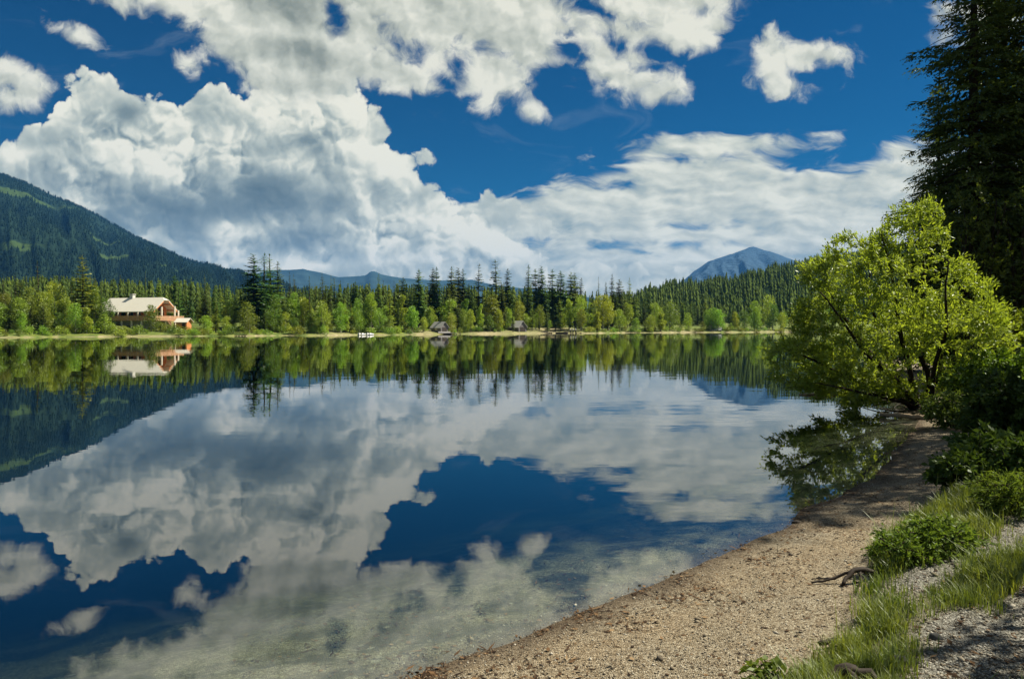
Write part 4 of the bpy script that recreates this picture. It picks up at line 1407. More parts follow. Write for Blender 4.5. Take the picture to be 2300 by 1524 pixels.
    mb.prism([(bx, 1.61, zf - 0.5), (bx + 2.2, 1.61, -0.4), (bx + 2.2, 1.61, -0.1), (bx, 1.61, zf - 0.2)], (0, 0.09, 0))
    mb.build('steps', M['rail_wood'], root)
    # shed to the right
    D2 = 222.0
    c = px(413, 736, D2)
    r2 = empty('shed', (c.x, c.y, 2.2), R(-12))
    tag(r2, 'small wooden shed with a pale roof to the right of the lodge', 'shed')
    mb = MB(); mb.box(-1.6, 1.6, -1.1, 1.1, -0.8, 1.75); mb.prism([(1.6, -1.1, 1.75), (1.6, 1.1, 1.75), (1.6, 0, 2.5)], (-3.2, 0, 0)); mb.build('wall', M['lodge_wood'], r2)
    gable_roof(3.2, 2.2, 1.8, 2.6, 0.12, 0.5, 0.5).build('roof', M['roof_pale'], r2)
    mb = MB(); mb.box(0.2, 1.1, -1.16, -1.103, -0.2, 1.5); mb.build('door', M['dark_wood'], r2)


lodge()


def boathouse(pc, D, L, Wd, zE, zR, zf, rz, label, wall, roof, kind=0):
    c = px(pc, 736, D)
    r = empty('boathouse', (c.x, c.y, 0), R(rz))
    tag(r, label, 'boathouse')
    mb = MB()
    mb.box(-L / 2, L / 2, -Wd / 2, Wd / 2, zf, zE)
    k = (zR - zE) / (Wd / 2)
    mb.prism([(L / 2, -Wd / 2, zE), (L / 2, Wd / 2, zE), (L / 2, 0, zR)], (-L, 0, 0))
    mb.build('wall', wall, r)
    gable_roof(L, Wd, zE + 0.05, zR + 0.08, 0.12, 0.35, 0.45).build('roof', roof, r)
    mb = MB()
    mb.box(L / 2 + 0.003, L / 2 + 0.06, -Wd * 0.3, Wd * 0.3, zf + 0.05, zE - 0.1)
    mb.build('boat_door', M['dark_wood'], r)
    mb = MB(); mb.box(-L * 0.1, L * 0.12, -Wd / 2 - 0.05, -Wd / 2 - 0.003, zf + 0.9, zf + 1.5); mb.build('shutter', M['white_post'] if kind == 0 else M['hut_roof_pale'], r)
    mb = MB(); mb.box(-L / 2 - 0.3, L / 2 + 0.5, -Wd / 2 - 0.5, Wd / 2 + 0.3, zf - 0.16, zf - 0.004); mb.build('floor_deck', M['jetty'], r)
    for sx in (-1, 0, 1):
        for sy in (-1, 1):
            p = MB(); p.tube([(sx * L * 0.45, sy * Wd * 0.42, -1.6), (sx * L * 0.45, sy * Wd * 0.42, zf - 0.17)], 0.11, 8); p.build('stilt', M['dark_wood'], r)
    return r


boathouse(987.5, 276, 4.8, 3.5, 2.45, 4.15, 0.55, -41, 'weathered grey boathouse on stilts at the water, left one of the two', M['hut_wood'], M['hut_roof'])
boathouse(1161.5, 316, 6.2, 4.4, 2.6, 4.8, 0.5, -46, 'grey boathouse with the paler roof and light shutter, right one of the two', M['hut_wood'], M['hut_roof_pale'], 1)
boathouse(1609, 392, 4.6, 3.4, 1.2, 2.3, 0.3, -20, 'small dark boat hut with a pale low roof at the far end of the lake', M['dark_wood'], M['hut_roof_pale'], 1)


def boat(p, D, rz, L=3.6, label='', hull=None, cover=False, name='rowing_boat', z=0.0):
    c = px(p, 736, D)
    r = empty(name, (c.x, c.y, z), R(rz))
    tag(r, label, 'boat')
    n = 9
    V, F = [], []
    for i in range(n):
        t = i / (n - 1)
        x = (t - 0.5) * L
        w = 0.62 * (1 - (2 * abs(t - 0.45)) ** 2.6 * 0.95) if t > 0.45 else 0.62 * (1 - 0.45 * (1 - t / 0.45) ** 2)
        w = max(w, 0.03)
        sh = 0.42 + 0.22 * (2 * (t - 0.45)) ** 2
        for yy, zz in ((-w, sh), (-w * 0.85, 0.08), (-w * 0.4, -0.12), (w * 0.4, -0.12), (w * 0.85, 0.08), (w, sh), (w * 0.9, sh), (w * 0.72, 0.12), (w * 0.3, -0.02), (-w * 0.3, -0.02), (-w * 0.72, 0.12), (-w * 0.9, sh)):
            V.append((x, yy, zz))
    m = 12
    for i in range(n - 1):
        for k in range(m):
            F.append((i * m + k, i * m + (k + 1) % m, (i + 1) * m + (k + 1) % m, (i + 1) * m + k))
    F.append(tuple(range(m - 1, -1, -1))); F.append(tuple((n - 1) * m + k for k in range(m)))
    mb = MB(); mb.add(V, F); mb.build('hull', hull or M['boat_white'], r, True)
    if cover:
        mb = MB()
        mb.prism([(-L * 0.44, -0.58, 0.46), (-L * 0.44, 0.58, 0.46), (-L * 0.44, 0, 0.95)], (L * 0.82, 0, 0)); mb.build('cover', M['tarp'], r)
    else:
        for t in (0.25, 0.55):
            x = (t - 0.5) * L
            b = MB(); b.box(x - 0.13, x + 0.13, -0.5, 0.5, 0.26, 0.31); b.build('thwart', M['jetty'], r)
    return r


for i, (p, dd, rz, lab) in enumerate([(807, -2.4, -80, 'white rowing boat moored at the shore, leftmost of the four in a row'),
                                     (816, -2.2, -95, 'white rowing boat, second from the left of the moored row of four'),
                                     (826, -2.5, -84, 'white rowing boat, third from the left of the moored row of four'),
                                     (834, -2.0, -100, 'white rowing boat at the right end of the moored row of four')]):
    tag(boat(p, shore_D(p) + dd, rz, 2.9, lab), group='white rowing boats moored in a row')
boat(999, 272.5, 5, 5.0, 'boat under a pale cover beside the weathered boathouse', M['dark_wood'], True, 'covered_boat')
boat(962, 272, 25, 4.4, 'dark rowing boat drawn up left of the weathered boathouse', M['dark_wood'])
boat(1262, 321, 0, 5.0, 'dark flat boat lying at the jetty with the white-topped posts', M['dark_wood'])


def jetty(p0, p1, D, z, label, wd=1.4, m=None, npil=5):
    a = px(p0, 736, D); b = px(p1, 736, D)
    L = (b - a).length
    r = empty('jetty', ((a.x + b.x) / 2, D, 0), math.atan2(b.y - a.y, b.x - a.x))
    tag(r, label, 'jetty')
    mb = MB(); mb.box(-L / 2, L / 2, -wd / 2, wd / 2, z, z + 0.14); mb.build('deck', m or M['jetty'], r)
    for i in range(npil):
        x = -L / 2 + 0.2 + (L - 0.4) * i / (npil - 1)
        for s in (-1, 1):
            q = MB(); q.tube([(x, s * wd * 0.42, -1.8), (x, s * wd * 0.42, z - 0.003)], 0.09, 8); q.build('pile', M['dark_wood'], r)
    return r


jetty(1004, 1026, 273.5, 0.38, 'pale plank jetty to the right of the weathered boathouse')
jetty(1207, 1250, 321, 0.42, 'long pale jetty in front of the sandy landing', 2.0)
jetty(1252, 1306, 322.5, 0.34, 'low dark jetty with white-topped posts beside the long pale one', 1.6, M['dark_wood'], 6)
jetty(528, 552, 214, 0.2, 'short dark jetty on the shore left of the twin-topped spruces', 1.2, M['dark_wood'], 4)
for i, (p, lab) in enumerate([(1281, 'left one of three white-topped mooring posts at the dark jetty'), (1287, 'middle one of three white-topped mooring posts at the dark jetty'), (1293, 'right one of three white-topped mooring posts at the dark jetty')]):
    c = px(p, 736, 319.6)
    r = empty('mooring_post', (c.x, c.y, 0)); tag(r, lab, 'post', 'mooring posts at the dark jetty')
    q = MB(); q.tube([(0, 0, -2), (0, 0, 1.25)], 0.17, 8); q.build('shaft', M['dark_wood'], r)
    q = MB(); q.tube([(0, 0, 1.253), (0, 0, 1.85), (0, 0, 1.95)], [0.2, 0.2, 0.1], 8); q.build('cap', M['boat_white'], r)
# ==== END BUILD

# ------------------------------------------------------------------ near bank: big spruces, willow, shrubs
def near_conifer(x, y, H, Rb, seed, label, nw=64, nb=9, ns=9, z0=0.05, mt='near_spruce', power=0.8, rz=0.0, droop=0.34):
    g = np.random.default_rng(seed)
    r = empty('spruce_tree', (x, y, gz(x, y) - 0.1), rz)
    tag(r, label, 'spruce')
    V, Q = spruce_shape(H, Rb, nw, nb, ns, g, z0, True, 0.06, power, droop, 1.1)
    link_mesh('crown', np_mesh('near_spruce_crown', V, None, Q), M[mt], r)
    # bare branch wood
    paths, rads = [], []
    for i in range(170):
        t = g.uniform(z0, 0.95); a = g.uniform(0, 6.283); L = Rb * (1 - t) ** power * g.uniform(0.6, 0.95) + 0.1
        s = np.linspace(0, 1, 5)
        paths.append(np.stack([np.cos(a) * L * s, np.sin(a) * L * s, t * H + L * (0.06 * s - droop * s * s)], -1)); rads.append((0.045 * (1 - t) + 0.012) * np.linspace(1, 0.25, 5))
    link_mesh('branch_wood', np_mesh('near_spruce_branches', *[(a, None, b) for a, b in [tube_np(paths, rads, 4)]][0]), M['bark_dark'], r)
    T = trunk_mesh(H, 0.012 * H + 0.02, g, None, 0.985, 10)
    link_mesh('trunk', np_mesh('near_spruce_trunk', T[0], None, T[1], smooth=True), M['bark_dark'], r)
    return r


def grow(base_pts, stems, env, n_att, g, twig_leaves, leaf_len, leaf_w, spread=0.06, rad0=0.07, min_d=0.0, droop=0.0, reach=1.0):
    """a woody plant: stems are polylines; twigs reach for points of the crown's volume and carry leaves"""
    nodes, paths, rads = [], [], []
    for s_, r0 in stems:
        s_ = np.asarray(s_, float)
        # smooth the polyline
        tt = np.linspace(0, len(s_) - 1, 14)
        P = np.stack([np.interp(tt, np.arange(len(s_)), s_[:, k]) for k in range(3)], -1)
        P[1:-1] += g.normal(0, 0.035, (12, 3)) * np.linalg.norm(s_[-1] - s_[0]) / 3
        P[1:-1] = (P[:-2] + 2 * P[1:-1] + P[2:]) / 4
        paths.append(P); rads.append(r0 * np.linspace(1, 0.18, 14))
        nodes.append(P[3:])
    N = np.concatenate(nodes)
    att = env(n_att, g)
    d0 = np.min(np.linalg.norm(att[:, None] - N[None], axis=2), axis=1)
    att = att[np.argsort(d0)]
    C, A, B = [], [], []
    org = np.mean([np.asarray(s_[0][0]) for s_ in stems], axis=0)
    for a in att:
        d = np.linalg.norm(N - a, axis=1) + 0.35 * np.maximum(0, np.linalg.norm(N - org, axis=1) - np.linalg.norm(a - org))
        j = int(np.argmin(d)); b = N[j]
        L = np.linalg.norm(a - b)
        if L < 0.04: continue
        s = np.linspace(0, 1, 6)[:, None]
        out_ = unit((a - org)[None])[0]
        mid = (a + b) / 2 + g.normal(0, 0.10, 3) * L + np.array([0, 0, 0.10 * L])
        P = (1 - s) ** 2 * b + 2 * s * (1 - s) * mid + s ** 2 * a
        ext = a + (a - mid) * 0.35 * reach + out_ * 0.12 * reach + np.array([0, 0, -droop * 0.3])
        P = np.vstack([P, ext])
        paths.append(P); rads.append(np.linspace(0.006 + 0.007 * min(L, 1.6), 0.003, 7))
        N = np.vstack([N, P[2:6:1]])
        m = int(twig_leaves * (0.5 + min(L, 1.2)))
        q = g.uniform(0.25, 1.0, m) * 6
        i0 = np.minimum(q.astype(int), 5); f = (q - i0)[:, None]
        pos = P[i0] * (1 - f) + P[i0 + 1] * f + g.normal(0, spread, (m, 3))
        dirv = unit(P[i0 + 1] - P[i0] + 1e-6)
        ax = unit(dirv * 0.95 + g.normal(0, 0.5, (m, 3)) + np.array([0, 0, 0.05 - droop]))
        ln = leaf_len * g.uniform(0.6, 1.35, m)
        C.append(pos); A.append(ax * ln[:, None]); B.append(unit(np.cross(ax, g.normal(0, 1, (m, 3)))) * (leaf_w * 0.5 * g.uniform(0.7, 1.3, m))[:, None])
    LV, LQ = leaf_quads(np.concatenate(C), np.concatenate(A), np.concatenate(B))
    return (LV, LQ), tube_np(paths, rads, 5)


def willow():
    g = np.random.default_rng(5)
    D = 21.6
    base = px(2080, 915, D); bx, by = base.x, D
    zb = gz(bx, by)
    r = empty('willow_tree', (bx, by, zb))
    tag(r, 'spreading bright yellow-green willow leaning over the water', 'willow')
    s = D / FPX
    def q(p, y, dy):      # local point from the photo
        return np.array([(p - 2080) * s, dy, EYE + (HOR - y) * s - zb])
    b0 = np.array([0, 0, -0.08])
    stems = [([b0, q(2095, 860, .1), q(2075, 760, .3), q(2100, 640, .5), q(2090, 500, .4)], .10),
             ([b0 + [-.12, 0, 0], q(2050, 850, -.1), q(2010, 740, -.3), q(1990, 620, -.4), q(1960, 530, -.5)], .095),
             ([b0 + [-.2, .1, 0], q(2030, 850, .3), q(1960, 760, .8), q(1900, 660, 1.0), q(1870, 590, 1.0)], .085),
             ([b0 + [-.2, -.15, 0], q(2010, 870, -.4), q(1920, 800, -.9), q(1850, 730, -1.2), q(1800, 660, -1.3)], .085),
             ([b0 + [-.3, 0, 0], q(1990, 885, -.1), q(1890, 840, -.3), q(1800, 800, -.4), q(1745, 780, -.5)], .075),
             ([b0 + [-.2, -.2, 0], q(1985, 895, -.6), q(1900, 870, -1.1), q(1830, 862, -1.4), q(1780, 850, -1.5)], .06),
             ([b0 + [.1, .05, 0], q(2115, 860, .3), q(2140, 780, .7), q(2190, 690, 1.0), q(2210, 620, 1.0)], .085),
             ([b0 + [.15, -.1, 0], q(2130, 870, -.4), q(2180, 820, -.8), q(2230, 770, -1.0)], .065),
             ([b0 + [0, -.2, 0], q(2060, 850, -.8), q(2050, 770, -1.5), q(2040, 680, -1.9), q(2040, 600, -2.0)], .08),
             ([b0 + [0, .2, 0], q(2050, 840, .9), q(2030, 740, 1.6), q(2020, 640, 2.0), q(2040, 560, 2.0)], .08)]
    hull = np.array([(1722, 790), (1735, 762), (1790, 760), (1785, 720), (1815, 650), (1805, 600), (1850, 585), (1870, 545), (1895, 525), (1930, 520), (1965, 535), (1995, 500), (2010, 460), (2050, 470), (2090, 450), (2105, 490), (2120, 560), (2160, 590), (2210, 640),
                     (2240, 700), (2262, 780), (2250, 850), (2190, 890), (2120, 880), (2080, 900), (1990, 905), (1900, 918), (1850, 905), (1840, 880), (1760, 870), (1735, 840)], float)

    def env(n, g):
        res = []
        while len(res) < n:
            p = g.uniform(1715, 2270, 4000); y = g.uniform(445, 920, 4000)
            ok = inside(p, y, hull)
            edge = seg_dist(p, y, hull)
            # clumps: more twigs where a slow noise is high
            dens = 0.42 + 1.5 * fbm(p / 48.0, y / 48.0, 3, 7)
            ok &= (g.uniform(size=4000) < np.clip(dens, 0.10, 1))
            for pp, yy, ee in zip(p[ok], y[ok], edge[ok]):
                dep = min(2.3, 0.35 + ee / 110.0 * 2.3)
                v = q(pp, yy, g.uniform(-dep, dep))
                if v[2] > -0.05: res.append(v)
        return np.array(res[:n])
    (LV, LQ), (BV, BQ) = grow(None, stems, env, 1950, g, 46, 0.115, 0.036, 0.036, droop=0.05, reach=1.5)
    link_mesh('crown', np_mesh('willow_crown', LV, None, LQ), M['willow'], r)
    link_mesh('trunk', np_mesh('willow_trunk', BV, None, BQ, smooth=True), M['bark_dark'], r)


def bushy(name, cat, label, x, y, w, h, seed, m, att=260, leaves=30, ll=0.10, lw=0.05, group=None, z=None, up=0.6, dep=None, droop=0.1, stems_n=6):
    g = np.random.default_rng(seed)
    r = empty(name, (x, y, (gz(x, y) if z is None else z) - 0.03))
    tag(r, label, cat, group)
    dep = dep or w
    stems = []
    for i in range(stems_n):
        a = g.uniform(0, 6.283); rr = g.uniform(0.2, 0.8)
        tip = np.array([math.cos(a) * rr * w / 2, math.sin(a) * rr * dep / 2, h * g.uniform(0.6, 0.9)])
        b = np.array([tip[0] * 0.1, tip[1] * 0.1, -0.05])
        stems.append(([b, b * 0.5 + tip * 0.5 + np.array([0, 0, h * 0.12]), tip], 0.014 + 0.012 * h))

    def env(n, g):
        v = unit(g.normal(0, 1, (n, 3))) * (g.uniform(0, 1, (n, 1)) ** (1 / 2.2))
        lump = 1 + 0.3 * fbm(np.arctan2(v[:, 1], v[:, 0]) * 1.6 + seed, v[:, 2] * 2.0, 2, seed)
        v *= lump[:, None]
        return np.stack([v[:, 0] * w / 2, v[:, 1] * dep / 2, h * (0.5 + 0.5 * v[:, 2])], -1)
    (LV, LQ), (BV, BQ) = grow(None, stems, env, att, g, leaves, ll, lw, 0.25 * ll + 0.006, droop=droop, reach=0.6)
    link_mesh('foliage', np_mesh(name + '_foliage', LV, None, LQ), M[m], r)
    link_mesh('stems', np_mesh(name + '_stems', BV, None, BQ, smooth=True), M['bark_dark'], r)
    return r


near_conifer((2190 - CXP) / FPX * 30, 30, 21.0, 3.7, 201, 'tall dark spruce whose straight bare trunk shows against the sky, behind the willow')
near_conifer((2318 - CXP) / FPX * 30.5, 30.5, 30.0, 4.5, 202, 'biggest almost black spruce at the right edge of the picture', 74)
near_conifer((2110 - CXP) / FPX * 38, 38, 14.0, 3.4, 203, 'shorter bluish spruce standing behind the willow top')
near_conifer((2250 - CXP) / FPX * 37, 37, 24.0, 3.6, 204, 'dark spruce in the gap between the bare-trunked one and the biggest one')
near_conifer((2400 - CXP) / FPX * 29.5, 29.5, 22.0, 3.3, 205, 'dark spruce with low drooping branches beside the shaded bank', 66, z0=0.03)
willow()
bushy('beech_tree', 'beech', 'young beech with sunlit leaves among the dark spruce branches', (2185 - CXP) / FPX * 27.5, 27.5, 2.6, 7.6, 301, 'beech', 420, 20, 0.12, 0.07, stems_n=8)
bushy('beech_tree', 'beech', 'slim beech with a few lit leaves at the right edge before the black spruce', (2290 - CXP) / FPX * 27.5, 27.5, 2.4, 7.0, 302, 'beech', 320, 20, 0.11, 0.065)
# ==== END NEAR

# ---- trees just outside the view that shade the beach and the gravel path
near_conifer(13.9, 14.0, 24.0, 4.4, 206, 'spruce on the bank beyond the right edge that shades the beach', 46, 8, 7)
near_conifer(15.0, 17.2, 22.5, 3.4, 207, 'spruce on the bank beside the path that shades the beach under the willow', 46, 8, 7)
bushy('beech_tree', 'beech', 'young beech beside the gravel path whose leaves dapple it with shade', 7.6, 5.1, 4.8, 6.2, 303, 'beech', 600, 22, 0.12, 0.07, up=0.6)

# ---- shrubs and herbs of the near bank
def pxz(p, y, z=0.4):
    a = pxg(p, y, z)
    return a


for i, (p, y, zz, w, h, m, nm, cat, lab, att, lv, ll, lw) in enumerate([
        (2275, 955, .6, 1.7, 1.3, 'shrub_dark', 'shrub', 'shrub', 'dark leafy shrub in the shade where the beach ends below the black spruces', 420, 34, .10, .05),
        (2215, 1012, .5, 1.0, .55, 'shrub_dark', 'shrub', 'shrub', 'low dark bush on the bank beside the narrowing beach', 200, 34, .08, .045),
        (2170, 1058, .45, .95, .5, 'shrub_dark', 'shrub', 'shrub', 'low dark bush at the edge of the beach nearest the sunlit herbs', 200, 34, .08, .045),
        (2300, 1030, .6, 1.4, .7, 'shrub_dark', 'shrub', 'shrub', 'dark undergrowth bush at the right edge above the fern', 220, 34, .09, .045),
        (2262, 1108, .5, .75, .42, 'herb', 'herb', 'herb', 'bright fern-like herb beside the upper gravel path', 260, 44, .05, .016),
        (2110, 1200, .42, .62, .34, 'herb', 'herb', 'herb', 'leafy light green herb clump where the grass meets the upper path', 240, 40, .045, .02),
        (2035, 1215, .40, .58, .30, 'herb', 'herb', 'herb', 'lower leafy herb clump hanging over the edge of the beach', 220, 40, .045, .018),
        (2150, 1190, .42, .4, .18, 'shrub_dark', 'herb', 'herb', 'small dark herb on the gravel by the light green clump', 60, 30, .05, .03),
        (2240, 868, .75, 2.2, 1.5, 'broad', 'shrub', 'shrub', 'sunlit yellow-green hazel bush to the right of the willow', 520, 34, .10, .05),
        (2300, 836, .9, 2.4, 2.6, 'broad', 'shrub', 'shrub', 'sunlit hazel bush at the right edge under the black spruce', 330, 34, .11, .06),
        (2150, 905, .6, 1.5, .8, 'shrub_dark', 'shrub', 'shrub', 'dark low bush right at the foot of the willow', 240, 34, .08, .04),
        (1735, 1500, .3, .32, .16, 'herb', 'herb', 'herb', 'broad-leaved weed at the tip of the grass next to the beach', 60, 26, .05, .03)]):
    x, y_ = pxz(p, y, zz)
    bushy(nm, cat, lab, x, y_, w, h, 400 + i, m, att, lv, ll, lw, droop=0.15)


# ---- grass of the bank
def grass_mask(X, Y):
    b = np.where(inside(X, Y, BANK), 1, -1) * seg_dist(X, Y, BANK)
    n1 = fbm(X * 2.2, Y * 2.2, 4, 51)
    pa = np.where(inside(X, Y, PATH_A), 1, -1) * seg_dist(X, Y, PATH_A)
    pb = np.where(inside(X, Y, PATH_B), 1, -1) * seg_dist(X, Y, PATH_B)
    path = np.maximum(sstep(-0.18, 0.12, pa + n1 * 0.22), sstep(-0.2, 0.15, pb + n1 * 0.3))
    return sstep(-0.06, 0.14, b + n1 * 0.16) * (1 - path), path


def grass():
    g = np.random.default_rng(31)
    n = 600000
    Y = 3.2 + 17.0 * g.uniform(0, 1, n) ** 1.7
    X = g.uniform(0.5, 1.0, n) * 0 + g.uniform(0, 1, n) * (Y * 0.72 + 0.6 - 0.6) + 0.8
    gm, pth = grass_mask(X, Y)
    tuft = fbm(X * 4.5, Y * 4.5, 3, 91)
    tuft2 = fbm(X * 1.1, Y * 1.1, 2, 95)
    keep = (g.uniform(size=n) < gm * np.clip(0.62 + 0.8 * tuft + 0.3 * tuft2, 0.12, 1) * 0.9) | ((pth > 0.5) & (g.uniform(size=n) < 0.02 * (tuft2 > 0.05)))
    keep &= (X < Y * 0.70 + 0.5)
    X, Y, tuft, tuft2 = X[keep], Y[keep], tuft[keep], tuft2[keep]
    n = len(X)
    Z = ground_h(X, Y) - 0.005
    h = (0.07 + 0.10 * np.clip(0.5 + tuft + 0.6 * tuft2, 0, 1.4)) * g.uniform(0.5, 1.5, n)
    tall = g.uniform(size=n) < 0.02
    h = np.where(tall, h * 1.9, h)
    a = g.uniform(0, 6.283, n); lean = g.uniform(0.1, 0.75, n)
    dv = np.stack([np.cos(a), np.sin(a), np.zeros(n)], -1); sv = np.stack([-np.sin(a), np.cos(a), np.zeros(n)], -1)
    w = g.uniform(0.0018, 0.0042, n)[:, None] * (0.7 + 0.05 * Y[:, None])
    P = np.stack([X, Y, Z], -1)
    up = np.array([0, 0, 1.0])
    p1 = P + up * (h * 0.55)[:, None] + dv * (h * lean * 0.25)[:, None]
    p2 = P + up * (h * (1 - 0.35 * lean))[:, None] + dv * (h * lean)[:, None]
    V = np.stack([P - sv * w, P + sv * w, p1 + sv * w * 0.8, p1 - sv * w * 0.8, p2], 1).reshape(-1, 3)
    i = np.arange(n)[:, None] * 5
    Q = np.concatenate([i, i + 1, i + 2, i + 3], 1); T = np.concatenate([i + 3, i + 2, i + 4], 1)
    o = link_mesh('grass', np_mesh('grass', V, T, Q), M['grass'])
    tag(o, 'long green grass growing along the bank between beach and gravel paths', kind='stuff')
    print('blades', n)


grass()

# ---- pebbles, litter and weed along the water
_m, _n = mat('pebble')
_g = _n.new('ShaderNodeNewGeometry')
_c = _n.ramp(_g.outputs['Random Per Island'], [(0.0, (0.05, 0.042, 0.034)), (0.35, (0.15, 0.122, 0.082)), (0.7, (0.24, 0.205, 0.145)), (1.0, (0.42, 0.39, 0.32))])
out(_n, princ(_n, _c, 0.85, None, 0.25)); M['pebble'] = _m
_m, _n = mat('dead_leaf_litter')
_g = _n.new('ShaderNodeNewGeometry')
_c = _n.ramp(_g.outputs['Random Per Island'], [(0.0, (0.018, 0.011, 0.007)), (0.5, (0.06, 0.035, 0.018)), (0.85, (0.13, 0.075, 0.035)), (1.0, (0.22, 0.15, 0.08))])
out(_n, princ(_n, _c, 0.9, None, 0.15)); M['litter'] = _m


def scatter_ground():
    g = np.random.default_rng(41)
    # pebbles: small squashed octahedra
    n = 60000
    Y = 3.6 + 15 * g.uniform(0, 1, n) ** 2.2
    X = g.uniform(-0.35, 0.72, n) * Y + g.uniform(-1, 1, n) * 0.2
    s = shore_sd(X, Y)
    gm, pth = grass_mask(X, Y)
    keep = (s > -0.35) & (gm < 0.45)
    X, Y, s, pth = X[keep], Y[keep], s[keep], pth[keep]
    n = len(X)
    r = 0.0035 + 0.007 * g.uniform(0, 1, n) ** 3 + 0.002 * (pth > .5)
    r = np.where(g.uniform(size=n) < 0.012, r * g.uniform(1.6, 3.0, n), r)
    Z = ground_h(X, Y) + r * 0.25
    a = g.uniform(0, 6.283, n)
    ex = np.stack([np.cos(a), np.sin(a), g.normal(0, .15, n)], -1) * (r * g.uniform(0.8, 1.7, n))[:, None]
    ey = np.stack([-np.sin(a), np.cos(a), g.normal(0, .15, n)], -1) * (r * g.uniform(0.7, 1.1, n))[:, None]
    ez = np.array([0, 0, 1.0]) * (r * g.uniform(0.45, 0.8, n))[:, None]
    P = np.stack([X, Y, Z], -1)
    V = np.stack([P + ex, P + ey, P - ex, P - ey, P + ez, P - ez], 1).reshape(-1, 3)
    i = np.arange(n)[:, None] * 6
    T = np.concatenate([np.concatenate([i + q for q in f], 1) for f in [(0, 1, 4), (1, 2, 4), (2, 3, 4), (3, 0, 4), (1, 0, 5), (2, 1, 5), (3, 2, 5), (0, 3, 5)]])
    o = link_mesh('gravel', np_mesh('gravel', V, T, smooth=True), M['pebble'])
    tag(o, 'loose pebbles strewn over the tan beach and the grey path', kind='stuff')
    # litter: bark bits and dead leaves, thick along the waterline, thin elsewhere
    C, A, B = [], [], []
    n = 230000
    Y = 3.9 + 17 * g.uniform(0, 1, n) ** 1.9
    X = g.uniform(-0.35, 0.66, n) * Y
    s = shore_sd(X, Y)
    gm, pth = grass_mask(X, Y)
    clump = fbm(X * 3.1, Y * 3.1, 3, 97)
    band = np.exp(-((s - 0.05) / 0.07) ** 2) * np.clip(0.35 + 1.7 * clump, 0, 1) + 0.34 * np.exp(-((s - 0.4) / 0.3) ** 2) * np.clip(0.3 + clump * 2.4, 0, 1) + 0.03 + 0.05 * (s < 0) * (s > -2.5) * (clump > 0.1) + 0.05 * (pth > .5) * (clump > .15)
    sl = s + 0.10 * fbm(X * 0.9, Y * 0.9, 2, 99)
    band = band + 0.38 * np.clip(0.3 + 1.6 * clump, 0, 1) * (np.exp(-((sl - 0.42) / 0.045) ** 2) + 0.7 * np.exp(-((sl - 0.85) / 0.06) ** 2))
    keep = (g.uniform(size=n) < band) & (gm < 0.6) & (s > -3)
    X, Y = X[keep], Y[keep]; n = len(X)
    Z = ground_h(X, Y) + 0.004 + 0.004 * g.uniform(0, 1, n)
    a = g.uniform(0, 6.283, n)
    ln = 0.016 + 0.04 * g.uniform(0, 1, n) ** 3
    twig = g.uniform(size=n) < 0.25
    ln = np.where(twig, ln * 2.2, ln)
    Av = np.stack([np.cos(a), np.sin(a), g.normal(0.05, .12, n)], -1) * ln[:, None]
    Bv = np.stack([-np.sin(a), np.cos(a), g.normal(0, .25, n)], -1) * (ln * np.where(twig, 0.07, 0.3))[:, None]
    V, Q = leaf_quads(np.stack([X, Y, Z], -1), Av, Bv)
    o = link_mesh('litter', np_mesh('litter', V, None, Q), M['litter'])
    tag(o, 'brown bark bits, twigs and dead leaves washed up along the waterline', kind='stuff')


scatter_ground()


# ---- driftwood, logs and stones
def wood_piece(name, label, cat, chains, m, loc, parts=('stem',), sides=9, seed=1, cap=True):
    g = np.random.default_rng(seed)
    r = empty(name, loc)
    tag(r, label, cat)
    for (nm, pts, rads) in chains:
        pts = np.asarray(pts, float)
        tt = np.linspace(0, len(pts) - 1, 12)
        P = np.stack([np.interp(tt, np.arange(len(pts)), pts[:, k]) for k in range(3)], -1)
        P[1:-1] = (P[:-2] + 2 * P[1:-1] + P[2:]) / 4 + g.normal(0, rads[0] * 0.22, (10, 3))
        rr = np.interp(tt, np.arange(len(rads)) * (len(pts) - 1) / (len(rads) - 1), rads) * g.uniform(0.85, 1.15, 12)
        mb = MB(); mb.tube([tuple(p) for p in P], list(rr), sides, cap)
        mb.build(nm, m, r, True)
    return r


def at_px(p, y, z):
    x, d = pxg(p, y, z)
    return (x, d, gz(x, d))


L0 = at_px(1900, 1282, .22)
wood_piece('driftwood', 'dark forked root of driftwood lying on the beach at the edge of the grass', 'driftwood',
           [('stem', [(0.30, 0.06, .05), (0.20, 0.05, .10), (0.08, 0.02, .12), (0.0, -0.02, .06), (-0.06, -0.08, .015)], [.022, .026, .02, .012]),
            ('branch', [(0.06, 0.01, .11), (-0.05, 0.03, .05), (-0.16, 0.02, .025), (-0.28, 0.0, .01)], [.014, .012, .006]),
            ('branch', [(0.12, 0.02, .10), (0.10, -0.06, .05), (0.05, -0.13, .01)], [.012, .010, .005]),
            ('branch', [(-0.10, 0.02, .04), (-0.2, 0.08, .02), (-0.25, 0.09, .012)], [.008, .006, .004])], M['drift'], L0, seed=3)
L0 = at_px(1885, 1410, .28)
wood_piece('driftwood', 'short black stick half hidden at the tip of the grass tongue', 'driftwood',
           [('stem', [(-.13, 0, .012), (-.03, .02, .03), (.12, .03, .02)], [.014, .018, .012])], M['drift'], L0, seed=4)
L0 = at_px(1905, 1512, .36)
wood_piece('driftwood', 'thick dark root at the bottom edge in the grass', 'driftwood',
           [('stem', [(-.10, .0, .04), (.02, .02, .09), (.14, -.06, .05), (.26, -.16, .0)], [.036, .034, .022, .012]),
            ('branch', [(.0, .01, .08), (.02, -.08, .03), (.04, -.16, 0)], [.025, .018, .01])], M['drift'], L0, seed=6)
L0 = at_px(2092, 938, .06)
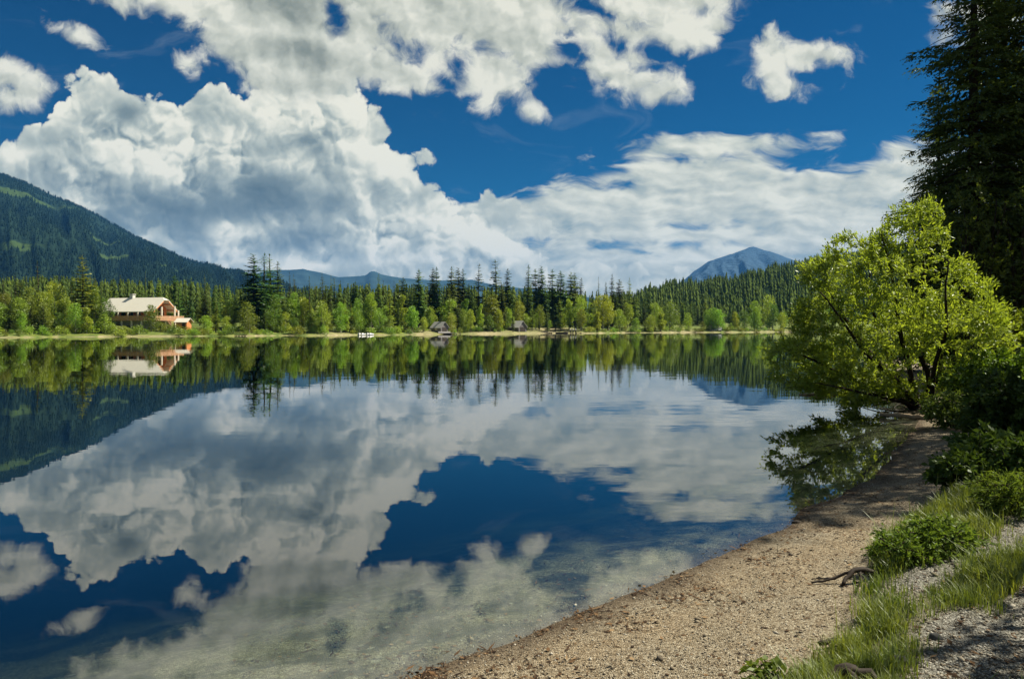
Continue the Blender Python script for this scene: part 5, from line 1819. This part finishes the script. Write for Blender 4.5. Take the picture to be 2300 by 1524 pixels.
wood_piece('log', 'water-worn log end sticking out under the willow at the water edge', 'log',
           [('stem', [(-0.9, .7, .05), (-.45, .3, .06), (0, 0, .05)], [.05, .06, .07])], M['log'], L0, seed=7)
L0 = (px(1835, 736, 26.3).x, 26.3, -0.02)
wood_piece('log', 'pale thin log floating on the water left of the willow', 'log',
           [('stem', [(-.55, .1, .03), (0, .0, .06), (.6, -.06, .04)], [.035, .05, .04])], M['log'], L0, seed=8)
L0 = at_px(2010, 905, .05)
wood_piece('branch_heap', 'tangle of dark dead branches in the water below the willow', 'dead branches',
           [('branch', [(.9, .3, .25), (.2, 0, .16), (-.8, -.3, .03)], [.04, .03, .012]), ('branch', [(.8, -.2, .12), (0, -.1, .22), (-1.1, .2, .02)], [.035, .028, .01]),
            ('branch', [(.5, .2, .1), (-.2, .3, .3), (-.9, .5, .1)], [.025, .02, .008]), ('branch', [(.3, -.3, .05), (-.1, -.5, .12), (-.5, -.9, .0)], [.02, .016, .006])], M['drift'], L0, seed=9)


def stone(label, p, y, z, w, d, h, seed, col):
    g = np.random.default_rng(seed)
    import bmesh
    bm = bmesh.new()
    bmesh.ops.create_icosphere(bm, subdivisions=3, radius=1.0)
    for v in bm.verts:
        c = v.co
        k = 1 + 0.28 * float(fbm(np.array([c.x * 1.3 + seed]), np.array([c.y * 1.3 + c.z * 0.9]), 3, seed)[0])
        v.co = Vector((c.x * w / 2 * k, c.y * d / 2 * k, max(c.z, -0.4) * h * k))
    me = bpy.data.meshes.new('stone'); bm.to_mesh(me); bm.free()
    me.polygons.foreach_set('use_smooth', np.ones(len(me.polygons), bool))
    m, n = mat('stone')
    gg = n.new('ShaderNodeTexCoord'); f = n.noise(gg.outputs['Object'], 22, 5, 0.65)
    out(n, princ(n, n.mix(n.mapr(f, .3, .7), (*[c * .6 for c in col], 1), (*[c * 1.4 for c in col], 1)), .9, bump(n, f, .6, .01), .2))
    o = link_mesh('stone', me, m)
    o.location = at_px(p, y, z)
    tag(o, label, 'stone')


stone('dark grey stone standing on the shaded lower gravel path', 2102, 1378, .46, .07, .06, .04, 5, (.07, .07, .065))
stone('small dark stone in the grass left of the standing grey one', 2022, 1432, .44, .12, .10, .05, 9, (.05, .05, .045))
stone('dark wet stone at the waterline in the middle of the beach', 1788, 1168, .03, .10, .07, .03, 12, (.04, .035, .03))
# ==== END DETAIL


# ---- the air: far things fade to blue
def haze():
    mb = MB()
    mb.box(-6500, 8500, -260, 12300, -12, 1080)
    m, n = mat('haze_air')
    v = n.new('ShaderNodeVolumePrincipled')
    v.inputs['Color'].default_value = (0.10, 0.40, 1.0, 1)
    v.inputs['Density'].default_value = 3.6e-5
    v.inputs['Anisotropy'].default_value = 0.0
    out(n, None, v.outputs[0])
    o = mb.build('haze', m)
    tag(o, 'thin blue summer haze over the valley', kind='stuff')


haze()
print('objects', len(bpy.data.objects))
